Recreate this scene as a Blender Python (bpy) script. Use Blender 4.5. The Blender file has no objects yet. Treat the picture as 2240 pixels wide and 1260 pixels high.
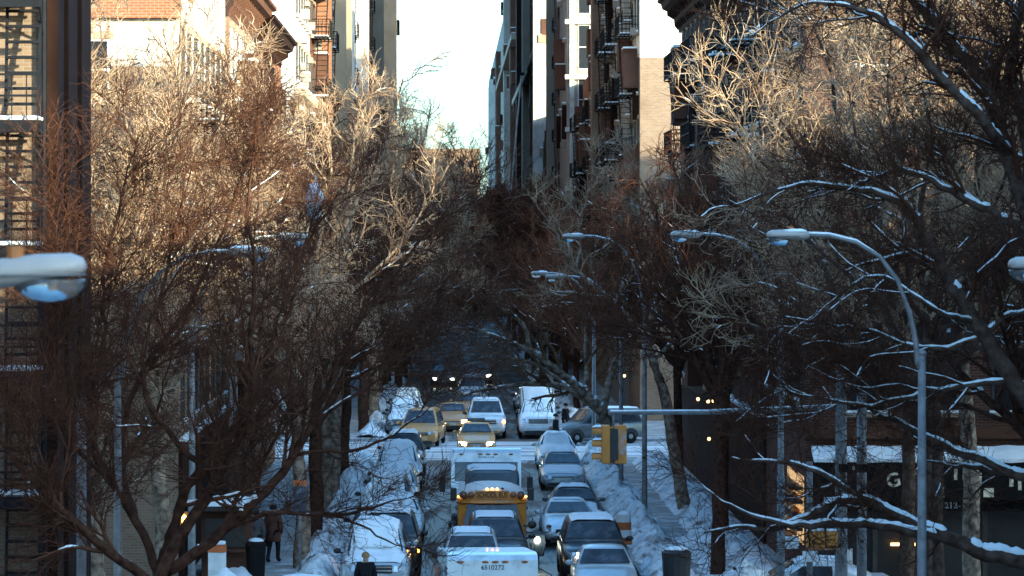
import bpy, bmesh, math, random
import numpy as np
from mathutils import Vector, Matrix, noise as mnoise

random.seed(7)
SC = bpy.context.scene
COL = SC.collection
R = math.radians

# ------------------------------------------------------------------ camera
F = 8400.0           # focal length in photograph pixels (2240 wide)
VX, VY, CH = 990.0, 520.0, 10.2   # vanishing point of the street, camera height
cam_d = bpy.data.cameras.new('camera')
cam = bpy.data.objects.new('camera', cam_d)
COL.objects.link(cam)
cam.location = (0, 0, CH)
cam.rotation_euler = (R(90), 0, 0)
cam_d.sensor_width = 36.0
cam_d.lens = 36.0 * F / 2240.0
cam_d.shift_x = (1120 - VX) / 2240.0
cam_d.shift_y = -(630 - VY) / 2240.0
cam_d.clip_start = 1.0
cam_d.clip_end = 6000
cam_d.dof.use_dof = True
cam_d.dof.focus_distance = 125.0
cam_d.dof.aperture_fstop = 4.5
SC.camera = cam

# ------------------------------------------------------------------ sky, sun, exposure
SUN_EL, SUN_AZ = 14.0, 50.0      # azimuth: degrees to the right of straight behind the camera
w = bpy.data.worlds.new('World')
SC.world = w
w.use_nodes = True
nt = w.node_tree
sky = nt.nodes.new('ShaderNodeTexSky')
sky.sky_type = 'NISHITA'
sky.sun_disc = False
sky.sun_elevation = R(SUN_EL)
sky.sun_rotation = R(180 - SUN_AZ)
sky.air_density = 1.0
sky.dust_density = 1.8
sky.ozone_density = 3.0
bg = nt.nodes['Background']
bg.inputs['Strength'].default_value = 0.15
nt.links.new(sky.outputs['Color'], bg.inputs['Color'])
sl = bpy.data.lights.new('sun', 'SUN')
sl.energy = 3.3
sl.angle = R(0.53)
sl.color = (1.0, 0.74, 0.47)
sun = bpy.data.objects.new('sun', sl)
COL.objects.link(sun)
sdir = Vector((math.sin(R(SUN_AZ)) * math.cos(R(SUN_EL)), -math.cos(R(SUN_AZ)) * math.cos(R(SUN_EL)), math.sin(R(SUN_EL))))
sun.rotation_euler = sdir.to_track_quat('Z', 'Y').to_euler()
sun.location = sdir * 200
SC.view_settings.view_transform = 'Standard'
SC.view_settings.look = 'None'
SC.view_settings.gamma = 1.0
SC.view_settings.exposure = 2.5
SC.view_settings.use_white_balance = True
SC.view_settings.white_balance_temperature = 5350
SC.view_settings.white_balance_tint = -11
SC.cycles.use_denoising = True
SC.cycles.max_bounces = 6
SC.cycles.diffuse_bounces = 3
SC.cycles.glossy_bounces = 3
SC.cycles.transmission_bounces = 3
SC.cycles.caustics_reflective = False
SC.cycles.caustics_refractive = False

def P(px, py, d):
    """photograph pixel at distance d along the street -> point"""
    return Vector(((px - VX) * d / F, d, CH - (py - VY) * d / F))

# ------------------------------------------------------------------ materials
M = {}
def mat(name, col, rough=0.7, metal=0.0, var=0.15, scale=3.0, bump=0.0, bscale=20.0, col2=None, coat=0.0, emit=None, estr=0.0, dirt=None, dscale=2.0):
    m = bpy.data.materials.new(name); m.use_nodes = True
    n = m.node_tree.nodes; l = m.node_tree.links
    b = n['Principled BSDF']
    b.inputs['Roughness'].default_value = rough
    b.inputs['Metallic'].default_value = metal
    if rough >= 0.7: b.inputs['Specular IOR Level'].default_value = 0.06
    if coat: b.inputs['Coat Weight'].default_value = coat
    tc = n.new('ShaderNodeTexCoord')
    nz = n.new('ShaderNodeTexNoise'); nz.inputs['Scale'].default_value = scale; nz.inputs['Detail'].default_value = 5
    l.new(tc.outputs['Object'], nz.inputs['Vector'])
    rp = n.new('ShaderNodeValToRGB')
    rp.color_ramp.elements[0].position = 0.35; rp.color_ramp.elements[1].position = 0.65
    c = col
    a = tuple(max(0, x * (1 - var)) for x in c) + (1,)
    z = (tuple(col2) if col2 else tuple(min(1, x * (1 + var)) for x in c)) + (1,)
    rp.color_ramp.elements[0].color = a; rp.color_ramp.elements[1].color = z
    l.new(nz.outputs['Fac'], rp.inputs['Fac'])
    out = rp.outputs['Color']
    if dirt:
        n2 = n.new('ShaderNodeTexNoise'); n2.inputs['Scale'].default_value = dscale; n2.inputs['Detail'].default_value = 6; n2.inputs['Roughness'].default_value = 0.7
        l.new(tc.outputs['Object'], n2.inputs['Vector'])
        r2 = n.new('ShaderNodeValToRGB'); r2.color_ramp.elements[0].position = 0.5; r2.color_ramp.elements[1].position = 0.68
        l.new(n2.outputs['Fac'], r2.inputs['Fac'])
        mx = n.new('ShaderNodeMix'); mx.data_type = 'RGBA'
        l.new(r2.outputs['Color'], mx.inputs['Factor'])
        l.new(out, mx.inputs['A']); mx.inputs['B'].default_value = tuple(dirt) + (1,)
        out = mx.outputs['Result']
    l.new(out, b.inputs['Base Color'])
    if bump:
        nb = n.new('ShaderNodeTexNoise'); nb.inputs['Scale'].default_value = bscale; nb.inputs['Detail'].default_value = 4
        l.new(tc.outputs['Object'], nb.inputs['Vector'])
        bp = n.new('ShaderNodeBump'); bp.inputs['Strength'].default_value = bump; bp.inputs['Distance'].default_value = 0.05
        l.new(nb.outputs['Fac'], bp.inputs['Height']); l.new(bp.outputs['Normal'], b.inputs['Normal'])
    if emit:
        b.inputs['Emission Color'].default_value = tuple(emit) + (1,)
        b.inputs['Emission Strength'].default_value = estr
    M[name] = m
    return m

def brickmat(name, c1, c2, mortar, rough=0.85, stain=(0.1, 0.08, 0.07)):
    m = bpy.data.materials.new(name); m.use_nodes = True
    n = m.node_tree.nodes; l = m.node_tree.links
    b = n['Principled BSDF']; b.inputs['Roughness'].default_value = rough; b.inputs['Specular IOR Level'].default_value = 0.06
    tc = n.new('ShaderNodeTexCoord'); sx = n.new('ShaderNodeSeparateXYZ'); l.new(tc.outputs['Object'], sx.inputs[0])
    ad = n.new('ShaderNodeMath'); ad.operation = 'ADD'; l.new(sx.outputs['X'], ad.inputs[0]); l.new(sx.outputs['Y'], ad.inputs[1])
    cb = n.new('ShaderNodeCombineXYZ'); l.new(ad.outputs[0], cb.inputs['X']); l.new(sx.outputs['Z'], cb.inputs['Y'])
    br = n.new('ShaderNodeTexBrick'); br.inputs['Scale'].default_value = 1.0
    br.inputs['Brick Width'].default_value = 0.24; br.inputs['Row Height'].default_value = 0.085; br.inputs['Mortar Size'].default_value = 0.012
    br.inputs['Color1'].default_value = tuple(c1) + (1,); br.inputs['Color2'].default_value = tuple(c2) + (1,); br.inputs['Mortar'].default_value = tuple(mortar) + (1,)
    l.new(cb.outputs[0], br.inputs['Vector'])
    nz = n.new('ShaderNodeTexNoise'); nz.inputs['Scale'].default_value = 0.6; nz.inputs['Detail'].default_value = 6; l.new(tc.outputs['Object'], nz.inputs['Vector'])
    rp = n.new('ShaderNodeValToRGB'); rp.color_ramp.elements[0].position = 0.5; rp.color_ramp.elements[1].position = 0.75
    l.new(nz.outputs['Fac'], rp.inputs['Fac'])
    ml = n.new('ShaderNodeMath'); ml.operation = 'MULTIPLY'; ml.inputs[1].default_value = 0.5; l.new(rp.outputs['Color'], ml.inputs[0])
    mx = n.new('ShaderNodeMix'); mx.data_type = 'RGBA'; l.new(ml.outputs[0], mx.inputs['Factor'])
    l.new(br.outputs['Color'], mx.inputs['A']); mx.inputs['B'].default_value = tuple(stain) + (1,)
    l.new(mx.outputs['Result'], b.inputs['Base Color'])
    bp = n.new('ShaderNodeBump'); bp.inputs['Strength'].default_value = 0.6; bp.inputs['Distance'].default_value = 0.02; bp.invert = True
    l.new(br.outputs['Fac'], bp.inputs['Height']); l.new(bp.outputs['Normal'], b.inputs['Normal'])
    M[name] = m
    return m

mat('snow', (0.82, 0.85, 0.88), 0.75, var=0.04, scale=4, bump=0.5, bscale=9)
mat('dirty_snow', (0.70, 0.71, 0.72), 0.8, var=0.12, scale=3, bump=0.9, bscale=7, dirt=(0.13, 0.105, 0.09), dscale=1.3)
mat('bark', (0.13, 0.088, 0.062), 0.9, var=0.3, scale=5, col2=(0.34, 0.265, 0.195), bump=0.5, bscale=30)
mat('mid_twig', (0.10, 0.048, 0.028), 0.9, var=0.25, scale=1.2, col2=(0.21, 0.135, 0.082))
mat('dark_bark', (0.044, 0.020, 0.013), 0.92, var=0.3, scale=6, col2=(0.08, 0.041, 0.027), bump=0.5, bscale=30)  # dark bark, also given to trees meant to look shaded
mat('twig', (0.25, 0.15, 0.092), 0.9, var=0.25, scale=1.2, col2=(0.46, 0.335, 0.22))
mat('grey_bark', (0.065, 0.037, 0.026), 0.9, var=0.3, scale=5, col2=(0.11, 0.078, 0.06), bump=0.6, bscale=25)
mat('dark_twig', (0.074, 0.034, 0.021), 0.92, var=0.2, scale=4)  # dark twigs with shade put into the colour; sunlit trees take the paler one
mat('seed', (0.06, 0.04, 0.025), 0.95)
mat('asphalt', (0.055, 0.052, 0.05), 0.55, var=0.25, scale=2.0, bump=0.3, bscale=25, dirt=(0.16, 0.14, 0.125), dscale=0.9)
def roadmat(name, c0, c1, c2, sc=(0.9, 0.10, 1), p=(0.46, 0.60), q=(0.56, 0.66)):
    m = bpy.data.materials.new(name); m.use_nodes = True; n = m.node_tree.nodes; l = m.node_tree.links; b = n['Principled BSDF']; b.inputs['Specular IOR Level'].default_value = 0.12
    tc = n.new('ShaderNodeTexCoord'); mp = n.new('ShaderNodeMapping'); mp.inputs['Scale'].default_value = sc; l.new(tc.outputs['Object'], mp.inputs['Vector'])
    def nz(v, s_, d_): 
        t_ = n.new('ShaderNodeTexNoise'); t_.inputs['Scale'].default_value = s_; t_.inputs['Detail'].default_value = d_; t_.inputs['Roughness'].default_value = 0.65; l.new(v, t_.inputs['Vector']); return t_.outputs['Fac']
    def ramp(v, a, c):
        r_ = n.new('ShaderNodeValToRGB'); r_.color_ramp.elements[0].position = a; r_.color_ramp.elements[1].position = c; l.new(v, r_.inputs['Fac']); return r_.outputs['Color']
    f1 = ramp(nz(mp.outputs[0], 1.3, 7), *p); f2 = ramp(nz(mp.outputs[0], 0.8, 9), *q)
    m1 = n.new('ShaderNodeMix'); m1.data_type = 'RGBA'; l.new(f1, m1.inputs['Factor']); m1.inputs['A'].default_value = c0 + (1,); m1.inputs['B'].default_value = c1 + (1,)
    m2 = n.new('ShaderNodeMix'); m2.data_type = 'RGBA'; l.new(f2, m2.inputs['Factor']); l.new(m1.outputs['Result'], m2.inputs['A']); m2.inputs['B'].default_value = c2 + (1,)
    l.new(m2.outputs['Result'], b.inputs['Base Color'])
    rg = n.new('ShaderNodeMapRange'); l.new(f1, rg.inputs['Value']); rg.inputs['To Min'].default_value = 0.35; rg.inputs['To Max'].default_value = 0.8; l.new(rg.outputs['Result'], b.inputs['Roughness'])
    bp = n.new('ShaderNodeBump'); bp.inputs['Strength'].default_value = 0.7; bp.inputs['Distance'].default_value = 0.06; l.new(nz(tc.outputs['Object'], 3.0, 6), bp.inputs['Height']); l.new(bp.outputs['Normal'], b.inputs['Normal'])
    M[name] = m
roadmat('road', (0.040, 0.035, 0.032), (0.115, 0.095, 0.082), (0.50, 0.51, 0.53), p=(0.48, 0.62), q=(0.585, 0.68))
roadmat('road_snowy', (0.05, 0.04, 0.034), (0.11, 0.088, 0.074), (0.5, 0.5, 0.5), p=(0.42, 0.57), q=(0.58, 0.68))
roadmat('cross_slush', (0.14, 0.12, 0.105), (0.30, 0.27, 0.245), (0.66, 0.67, 0.69), sc=(0.10, 0.9, 1), p=(0.38, 0.5), q=(0.42, 0.55))
mat('slush', (0.20, 0.175, 0.155), 0.6, var=0.3, scale=1.5, bump=0.7, bscale=7, dirt=(0.62, 0.64, 0.67), dscale=0.8)
mat('crossing_snow', (0.60, 0.62, 0.66), 0.7, var=0.15, scale=1.2, bump=0.6, bscale=5, dirt=(0.28, 0.25, 0.23), dscale=0.5)
mat('pavement', (0.30, 0.29, 0.28), 0.8, var=0.15, scale=1.5, bump=0.3, bscale=12, dirt=(0.6, 0.62, 0.65), dscale=0.7)
mat('kerb', (0.26, 0.26, 0.26), 0.85)
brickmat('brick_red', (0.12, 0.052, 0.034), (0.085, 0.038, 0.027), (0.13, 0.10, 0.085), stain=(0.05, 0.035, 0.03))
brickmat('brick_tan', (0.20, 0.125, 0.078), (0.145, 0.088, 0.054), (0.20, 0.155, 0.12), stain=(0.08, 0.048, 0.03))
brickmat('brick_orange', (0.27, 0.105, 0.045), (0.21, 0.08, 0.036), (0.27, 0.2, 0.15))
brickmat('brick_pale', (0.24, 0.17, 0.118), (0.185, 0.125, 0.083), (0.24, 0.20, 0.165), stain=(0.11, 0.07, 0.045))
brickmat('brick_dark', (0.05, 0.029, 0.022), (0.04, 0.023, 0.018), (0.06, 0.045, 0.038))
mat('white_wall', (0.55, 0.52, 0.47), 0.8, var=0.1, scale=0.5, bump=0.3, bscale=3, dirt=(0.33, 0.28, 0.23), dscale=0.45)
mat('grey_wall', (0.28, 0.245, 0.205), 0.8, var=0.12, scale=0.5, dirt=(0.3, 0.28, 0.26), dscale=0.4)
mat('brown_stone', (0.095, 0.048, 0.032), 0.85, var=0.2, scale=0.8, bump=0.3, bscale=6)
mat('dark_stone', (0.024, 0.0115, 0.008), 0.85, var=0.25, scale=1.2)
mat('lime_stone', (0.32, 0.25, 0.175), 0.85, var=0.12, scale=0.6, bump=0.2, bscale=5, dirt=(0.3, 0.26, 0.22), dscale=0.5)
mat('iron', (0.016, 0.0145, 0.014), 0.75)
mat('blue_iron', (0.014, 0.015, 0.019), 0.75)
mat('frame_white', (0.55, 0.54, 0.52), 0.6)
mat('frame_dark', (0.05, 0.045, 0.04), 0.6)
mat('glass', (0.02, 0.023, 0.028), 0.06, var=0.05)
mat('car_glass', (0.028, 0.03, 0.04), 0.12, var=0.1, dirt=(0.10, 0.10, 0.115), dscale=1.5)
mat('rubber', (0.018, 0.018, 0.018), 0.85)
mat('rim', (0.35, 0.36, 0.38), 0.35, metal=0.8)
mat('plastic_black', (0.02, 0.02, 0.022), 0.5)
mat('chrome', (0.6, 0.6, 0.62), 0.18, metal=1.0)
mat('head_glass', (0.45, 0.47, 0.5), 0.12, metal=0.4)
mat('head_lit', (1, 0.92, 0.75), 0.3, emit=(1.0, 0.86, 0.62), estr=9)
mat('amber_lit', (1, 0.4, 0.05), 0.3, emit=(1.0, 0.36, 0.04), estr=3.0)
mat('amber', (0.32, 0.11, 0.03), 0.35)
mat('plate', (0.55, 0.56, 0.58), 0.5)
mat('pole_steel', (0.19, 0.185, 0.185), 0.6, metal=0.1, var=0.2, scale=5, dirt=(0.10, 0.085, 0.075), dscale=3)
mat('lamp_paint', (0.36, 0.33, 0.30), 0.5, var=0.06)
mat('lamp_lens', (0.30, 0.33, 0.36), 0.08, var=0.15, scale=6)
M['lamp_lens'].node_tree.nodes['Principled BSDF'].inputs['Transmission Weight'].default_value = 0.75
mat('photocell', (0.35, 0.13, 0.03), 0.5)
mat('signal_yellow', (0.50, 0.20, 0.03), 0.5, var=0.15, dirt=(0.42, 0.47, 0.52), dscale=2.2)
mat('signal_yellow_clean', (0.50, 0.205, 0.03), 0.5, var=0.15)
mat('bus_yellow', (0.58, 0.235, 0.03), 0.45, var=0.1, dirt=(0.34, 0.22, 0.10), dscale=2.0)
mat('bus_roof', (0.62, 0.60, 0.58), 0.5, var=0.1)
mat('black_paint', (0.012, 0.012, 0.012), 0.6)
mat('cone_orange', (0.42, 0.12, 0.03), 0.6)
mat('sign_white', (0.75, 0.75, 0.74), 0.5)
mat('sign_dark', (0.012, 0.011, 0.011), 0.8)
mat('gold', (0.70, 0.60, 0.44), 0.5, var=0.25, scale=8)
mat('plastic_bag', (0.55, 0.62, 0.70), 0.4, var=0.15, scale=5)
mat('skin', (0.42, 0.26, 0.19), 0.6)
mat('coat_black', (0.015, 0.015, 0.018), 0.85)
mat('coat_brown', (0.11, 0.055, 0.04), 0.9)
mat('coat_grey', (0.10, 0.095, 0.10), 0.9)
mat('trousers', (0.02, 0.02, 0.026), 0.85)
mat('hat_tan', (0.30, 0.19, 0.09), 0.9)
mat('shop_lit', (0.7, 0.4, 0.2), 0.6, emit=(1.0, 0.5, 0.2), estr=0.14)
mat('tube_lit', (1, 0.6, 0.3), 0.6, emit=(1.0, 0.45, 0.14), estr=1.2)
mat('shop_dark', (0.02, 0.017, 0.016), 0.4)
def paint(name, c, metal=0.25, rough=0.38):
    return mat(name, c, rough, metal=metal, var=0.06, coat=0.3, dirt=tuple(0.5 * x + 0.5 * y for x, y in zip(c, (0.30, 0.29, 0.28))), dscale=1.3)
for nm, c in dict(white=(0.72, 0.74, 0.76), silver=(0.42, 0.45, 0.48), black=(0.016, 0.016, 0.018), grey=(0.10, 0.11, 0.12), taxi=(0.48, 0.25, 0.075), blue=(0.05, 0.07, 0.11), brown=(0.08, 0.055, 0.05), red=(0.20, 0.03, 0.02)).items():
    paint('paint_' + nm, c)

# ------------------------------------------------------------------ mesh helpers
def link(o, parent=None):
    COL.objects.link(o)
    if parent: o.parent = parent
    return o

class MB:
    def __init__(s): s.v = []; s.f = []
    def add(s, vs, fs):
        b = len(s.v); s.v += [tuple(v) for v in vs]; s.f += [tuple(i + b for i in f) for f in fs]; return s
    def box(s, x0, x1, y0, y1, z0, z1):
        return s.add([(x0, y0, z0), (x1, y0, z0), (x1, y1, z0), (x0, y1, z0), (x0, y0, z1), (x1, y0, z1), (x1, y1, z1), (x0, y1, z1)],
                     [(0, 3, 2, 1), (4, 5, 6, 7), (0, 1, 5, 4), (1, 2, 6, 5), (2, 3, 7, 6), (3, 0, 4, 7)])
    def bar(s, a, b, r):
        """square bar from a to b"""
        return s.tube([a, b], r, 4)
    def tube(s, pts, r, n=8, cap=True):
        pts = [Vector(p) for p in pts]; k = len(pts)
        rs = r if isinstance(r, (list, tuple)) else [r] * k
        rings = []
        for i, p in enumerate(pts):
            t = (pts[min(i + 1, k - 1)] - pts[max(i - 1, 0)]).normalized()
            ref = Vector((0, 0, 1)) if abs(t.z) < 0.9 else Vector((0, 1, 0))
            u = t.cross(ref).normalized(); v_ = u.cross(t).normalized()
            off = math.pi / 4 if n == 4 else 0
            rings.append([p + (u * math.cos(2 * math.pi * j / n + off) + v_ * math.sin(2 * math.pi * j / n + off)) * rs[i] for j in range(n)])
        return s.loft(rings, cap)
    def loft(s, rings, cap=True, closed=True):
        b = len(s.v); n = len(rings[0])
        for rg in rings: s.v += [tuple(p) for p in rg]
        for i in range(len(rings) - 1):
            for j in range(n if closed else n - 1):
                a = b + i * n + j; c = b + i * n + (j + 1) % n
                s.f.append((a, c, c + n, a + n))
        if cap and closed:
            s.f.append(tuple(b + j for j in range(n))[::-1]); s.f.append(tuple(b + (len(rings) - 1) * n + j for j in range(n)))
        return s
    def ell(s, c, rx, ry, rz, nu=12, nv=8, z0=-1.0, z1=1.0):
        rings = []
        for i in range(nv + 1):
            t = z0 + (z1 - z0) * i / nv
            ph = math.asin(max(-0.999, min(0.999, t)))
            q = math.cos(ph)
            rings.append([(c[0] + rx * q * math.cos(2 * math.pi * j / nu), c[1] + ry * q * math.sin(2 * math.pi * j / nu), c[2] + rz * t) for j in range(nu)])
        return s.loft(rings)
    def mesh(s, name, m, smooth=False):
        me = bpy.data.meshes.new(name); me.from_pydata(s.v, [], s.f); me.validate(); me.update()
        bm = bmesh.new(); bm.from_mesh(me); bmesh.ops.recalc_face_normals(bm, faces=bm.faces); bm.to_mesh(me); bm.free()
        if smooth: me.polygons.foreach_set('use_smooth', [True] * len(me.polygons))
        me.materials.append(M[m]); return me
    def build(s, name, m, parent=None, smooth=False, bevel=0.0, loc=None):
        o = bpy.data.objects.new(name, s.mesh(name, m, smooth)); link(o, parent)
        if loc: o.location = loc
        if bevel:
            b = o.modifiers.new('bevel', 'BEVEL'); b.width = bevel; b.segments = 2; b.limit_method = 'ANGLE'; b.angle_limit = R(40)
        return o

def obj(name, me, parent=None, loc=(0, 0, 0), rz=0.0):
    o = bpy.data.objects.new(name, me); link(o, parent); o.location = loc; o.rotation_euler = (0, 0, rz); return o
def tag(o, label, cat=None, group=None):
    o['label'] = label
    if cat: o['category'] = cat
    if group: o['group'] = group
    return o
def thing(name, label, cat, loc=(0, 0, 0), rz=0.0, group=None):
    o = bpy.data.objects.new(name, None); link(o); o.location = loc; o.rotation_euler = (0, 0, rz); o.empty_display_size = 0.3
    return tag(o, label, cat, group)
def struct(o): o['kind'] = 'structure'; return o
def text(name, s, size, m, parent, loc, rot=(R(90), 0, 0), depth=0.004, sx=1.0, bold=0.0):
    c = bpy.data.curves.new(name, 'FONT'); c.body = s; c.size = size; c.align_x = 'CENTER'; c.align_y = 'CENTER'; c.extrude = depth; c.offset = bold
    t = bpy.data.objects.new(name, c); COL.objects.link(t)
    dg = bpy.context.evaluated_depsgraph_get(); me = bpy.data.meshes.new_from_object(t.evaluated_get(dg))
    bpy.data.objects.remove(t); me.materials.clear(); me.materials.append(M[m])
    o = obj(name, me, parent, loc); o.rotation_euler = rot; o.scale = (sx, 1, 1); return o
ORD = ['first', 'second', 'third', 'fourth', 'fifth', 'sixth', 'seventh', 'eighth', 'ninth', 'tenth', 'eleventh', 'twelfth', 'thirteenth', 'fourteenth', 'fifteenth', 'sixteenth', 'seventeenth', 'eighteenth', 'nineteenth', 'twentieth']

# ------------------------------------------------------------------ setting: ground, road, pavements
LC, RC = -3.25, 5.6          # kerb lines
LF, RF = -8.0, 10.3          # building lines
SC1 = (90.0, 107.5)          # near cross street carriageway
SC2 = (176.0, 192.0)         # far cross street carriageway
def sheet(name, m, x0, x1, y0, y1, z):
    o = MB().add([(x0, y0, z), (x1, y0, z), (x1, y1, z), (x0, y1, z)], [(0, 1, 2, 3)]).build(name, m); return struct(o)
sheet('ground', 'pavement', -1500, 1500, -300, 4000, -0.02)
sheet('road', 'road', LC, RC, 20, 176.0, 0.0)
sheet('cross_road', 'cross_slush', -120, 120, SC1[0], SC1[1], 0.006)
sheet('far_cross_road', 'cross_slush', -120, 120, SC2[0], SC2[1], 0.006)
sheet('far_road', 'road_snowy', LC, RC, 176.0, 496, 0.001)
mat('tunnel_shade', (0.045, 0.03, 0.022), 0.95, var=0.4, scale=0.3)  # dark ground colour standing in for shade at the tunnel's far end
sheet('tunnel_shade_ground', 'tunnel_shade', -60, 60, 496, 1500, 0.17)
def pave(name, x0, x1, y0, y1):
    o = MB().box(x0, x1, y0, y1, -0.015, 0.15).build(name, 'pavement', bevel=0.02); struct(o)
for i, (y0, y1) in enumerate(((20, SC1[0]), (SC1[1], SC2[0]), (SC2[1], 496))):
    pave('pavement_left' + ('' if i == 0 else '.%03d' % i), -60 if i else -40, LC, y0, y1)
    pave('pavement_right' + ('' if i == 0 else '.%03d' % i), RC, 60, y0, y1)

def snowbank(name, x, wdt, y0, y1, h, m='snow', seed=1):
    nx, ny = 13, int((y1 - y0) / 0.16)
    b = MB(); vs = []; fs = []
    for j in range(ny + 1):
        y = y0 + (y1 - y0) * j / ny
        for i in range(nx + 1):
            t = i / nx
            n = mnoise.fractal(Vector((x + t * wdt * 1.0, y * 0.8, seed * 9.1)), 1.0, 2.0, 4)
            n2 = mnoise.noise(Vector((t * 3.6, y * 2.3, seed * 3.3))) + 0.6 * abs(mnoise.noise(Vector((t * 9, y * 5.3, seed * 1.3))))
            z = math.sin(math.pi * t) ** 0.7 * max(0.05, h * (0.6 + 1.2 * n) + 0.13 * n2)
            vs.append((x + wdt * (t + 0.06 * n2), y, 0.14 + z))
    for j in range(ny):
        for i in range(nx):
            a = j * (nx + 1) + i; fs.append((a, a + 1, a + nx + 2, a + nx + 1))
    b.add(vs, fs); o = b.build(name, m, smooth=True); o['kind'] = 'stuff'; return o
tag(snowbank('snow_bank', RC + 0.1, 1.5, 108, 175, 0.55, 'dirty_snow', 1), 'shovelled snow bank along the right kerb beside the parked sedans', 'snow')
tag(snowbank('snow_bank', LC - 1.5, 1.4, 108, 175, 0.45, 'dirty_snow', 2), 'shovelled snow bank along the left kerb beside the snowed-in cars', 'snow')
tag(snowbank('snow_bank', RC + 0.1, 1.6, 193, 330, 0.55, 'dirty_snow', 3), 'snow bank on the right kerb beyond the far crossing', 'snow')
tag(snowbank('snow_bank', LC - 1.6, 1.5, 193, 330, 0.5, 'dirty_snow', 4), 'snow bank on the left kerb beyond the far crossing', 'snow')
tag(snowbank('snow_bank', 7.4, 2.4, 108.5, 128, 0.5, 'dirty_snow', 5), 'broad heap of snow around the right corner tree trunks', 'snow')
tag(snowbank('snow_bank', 8.0, 1.9, 129, 172, 0.4, 'dirty_snow', 7), 'patchy snow heap against the right tenements', 'snow')
tag(snowbank('snow_bank', -7.2, 1.5, 108.5, 116, 0.35, 'snow', 6), 'low snow patch on the left corner pavement', 'snow')

# ------------------------------------------------------------------ buildings
WIN = {}
def window_mesh(w_, h_, fm, glass='glass', sash=True):
    """window facing +x, origin at the sill centre on the wall face; returns frame, pane, sill, lintel meshes"""
    k = (w_, h_, fm)
    if k in WIN: return WIN[k]
    t = 0.07; fr = MB()
    fr.box(0.0, 0.06, -w_ / 2, -w_ / 2 + t, 0, h_).box(0.0, 0.06, w_ / 2 - t, w_ / 2, 0, h_).box(0.0, 0.06, -w_ / 2 + t, w_ / 2 - t, 0, t).box(0.0, 0.06, -w_ / 2 + t, w_ / 2 - t, h_ - t, h_)
    if sash: fr.box(0.0, 0.045, -w_ / 2 + t, w_ / 2 - t, h_ / 2 - 0.03, h_ / 2 + 0.03)
    pn = MB().box(-0.05, 0.02, -w_ / 2 + t, w_ / 2 - t, t, h_ - t)
    si = MB().box(-0.05, 0.16, -w_ / 2 - 0.1, w_ / 2 + 0.1, -0.13, -0.003)
    li = MB().box(-0.05, 0.10, -w_ / 2 - 0.12, w_ / 2 + 0.12, h_ + 0.003, h_ + 0.22)
    sn = MB().box(0.065, 0.155, -w_ / 2 - 0.08, w_ / 2 + 0.08, -0.002, 0.07)
    WIN[k] = (fr.mesh('window', fm), pn.mesh('pane', glass), si.mesh('sill', 'lime_stone'), li.mesh('lintel', 'lime_stone'), sn.mesh('sill_snow', 'snow'))
    return WIN[k]
def put_window(par, x, y, z, rz, w_=1.15, h_=1.9, fm='frame_dark', snow=True, trim=True):
    fr, pn, si, li, sn = window_mesh(w_, h_, fm)
    f = obj('window', fr, par, (x, y, z), rz)
    obj('pane', pn, f)
    if trim:
        obj('sill', si, f); obj('lintel', li, f)
    if snow: obj('sill_snow', sn, f)
    return f

def fire_escape(par, x, y0, y1, zs, out, m='iron', snow=True):
    """platforms at heights zs on a wall face x, sticking out in direction out (+1/-1)"""
    dp = 1.05; rnd = random.Random(int(y0 * 10) + len(zs))
    for k, z in enumerate(zs):
        b = MB(); x1 = x + out * dp; a, c = min(x, x1), max(x, x1)
        for i in range(6):
            xx = a + (c - a) * i / 5; b.box(xx - 0.025, xx + 0.025, y0, y1, z - 0.03, z)
        b.box(a, c, y0, y0 + 0.05, z - 0.09, z - 0.031); b.box(a, c, y1 - 0.05, y1, z - 0.09, z - 0.031); b.box(a, c, (y0 + y1) / 2 - .025, (y0 + y1) / 2 + .025, z - 0.09, z - 0.031)
        for zz in (z + 0.5, z + 0.95):
            b.box(x1 - 0.025, x1 + 0.025, y0, y1, zz - 0.025, zz + 0.025)
            b.box(a, c, y0, y0 + 0.05, zz - 0.0251, zz + 0.0251); b.box(a, c, y1 - 0.05, y1, zz - 0.0251, zz + 0.0251)
        n = int((y1 - y0) / 0.18)
        for i in range(n + 1):
            yy = y0 + (y1 - y0) * i / n; b.box(x1 - 0.011, x1 + 0.011, yy - 0.011, yy + 0.011, z, z + 0.95)
        for i in range(6):
            xx = a + (c - a) * i / 5
            for yy in (y0 + 0.02, y1 - 0.03): b.box(xx - 0.011, xx + 0.011, yy - 0.008, yy + 0.014, z, z + 0.95)
        for yy in (y0 + 0.2, y1 - 0.2): b.bar((x, yy, z - 0.9), (x1 - out * 0.1, yy, z - 0.05), 0.025)
        if k + 1 < len(zs):
            z2 = zs[k + 1]; n = 11
            xs = x + out * 0.55
            for o_ in (-0.3, 0.3): b.bar((xs + o_, y0 + 0.6, z), (xs + o_, y1 - 0.6, z2), 0.03); b.bar((xs + o_, y0 + 0.6, z + 0.85), (xs + o_, y1 - 0.6, z2 + 0.85), 0.018)
            for i in range(1, n):
                t = i / n; yy = y0 + 0.6 + (y1 - y0 - 1.2) * t; zz = z + (z2 - z) * t
                b.box(xs - 0.3, xs + 0.3, yy - 0.1, yy + 0.1, zz - 0.02, zz + 0.01)
        fe = b.build('fire_escape', m, par)
        if snow:
            s = MB(); yy = y0 + 0.06
            while yy < y1 - 0.3:
                q = min(y1 - 0.06, yy + 0.4 + rnd.random() * 1.2)
                if rnd.random() < 0.75: s.box(a + 0.08, c - 0.08, yy, q, z + 0.002, z + 0.03 + rnd.random() * 0.09)
                yy = q + 0.05
            if s.v: s.build('snow', 'snow', fe, bevel=0.03)['kind'] = 'stuff'

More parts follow.
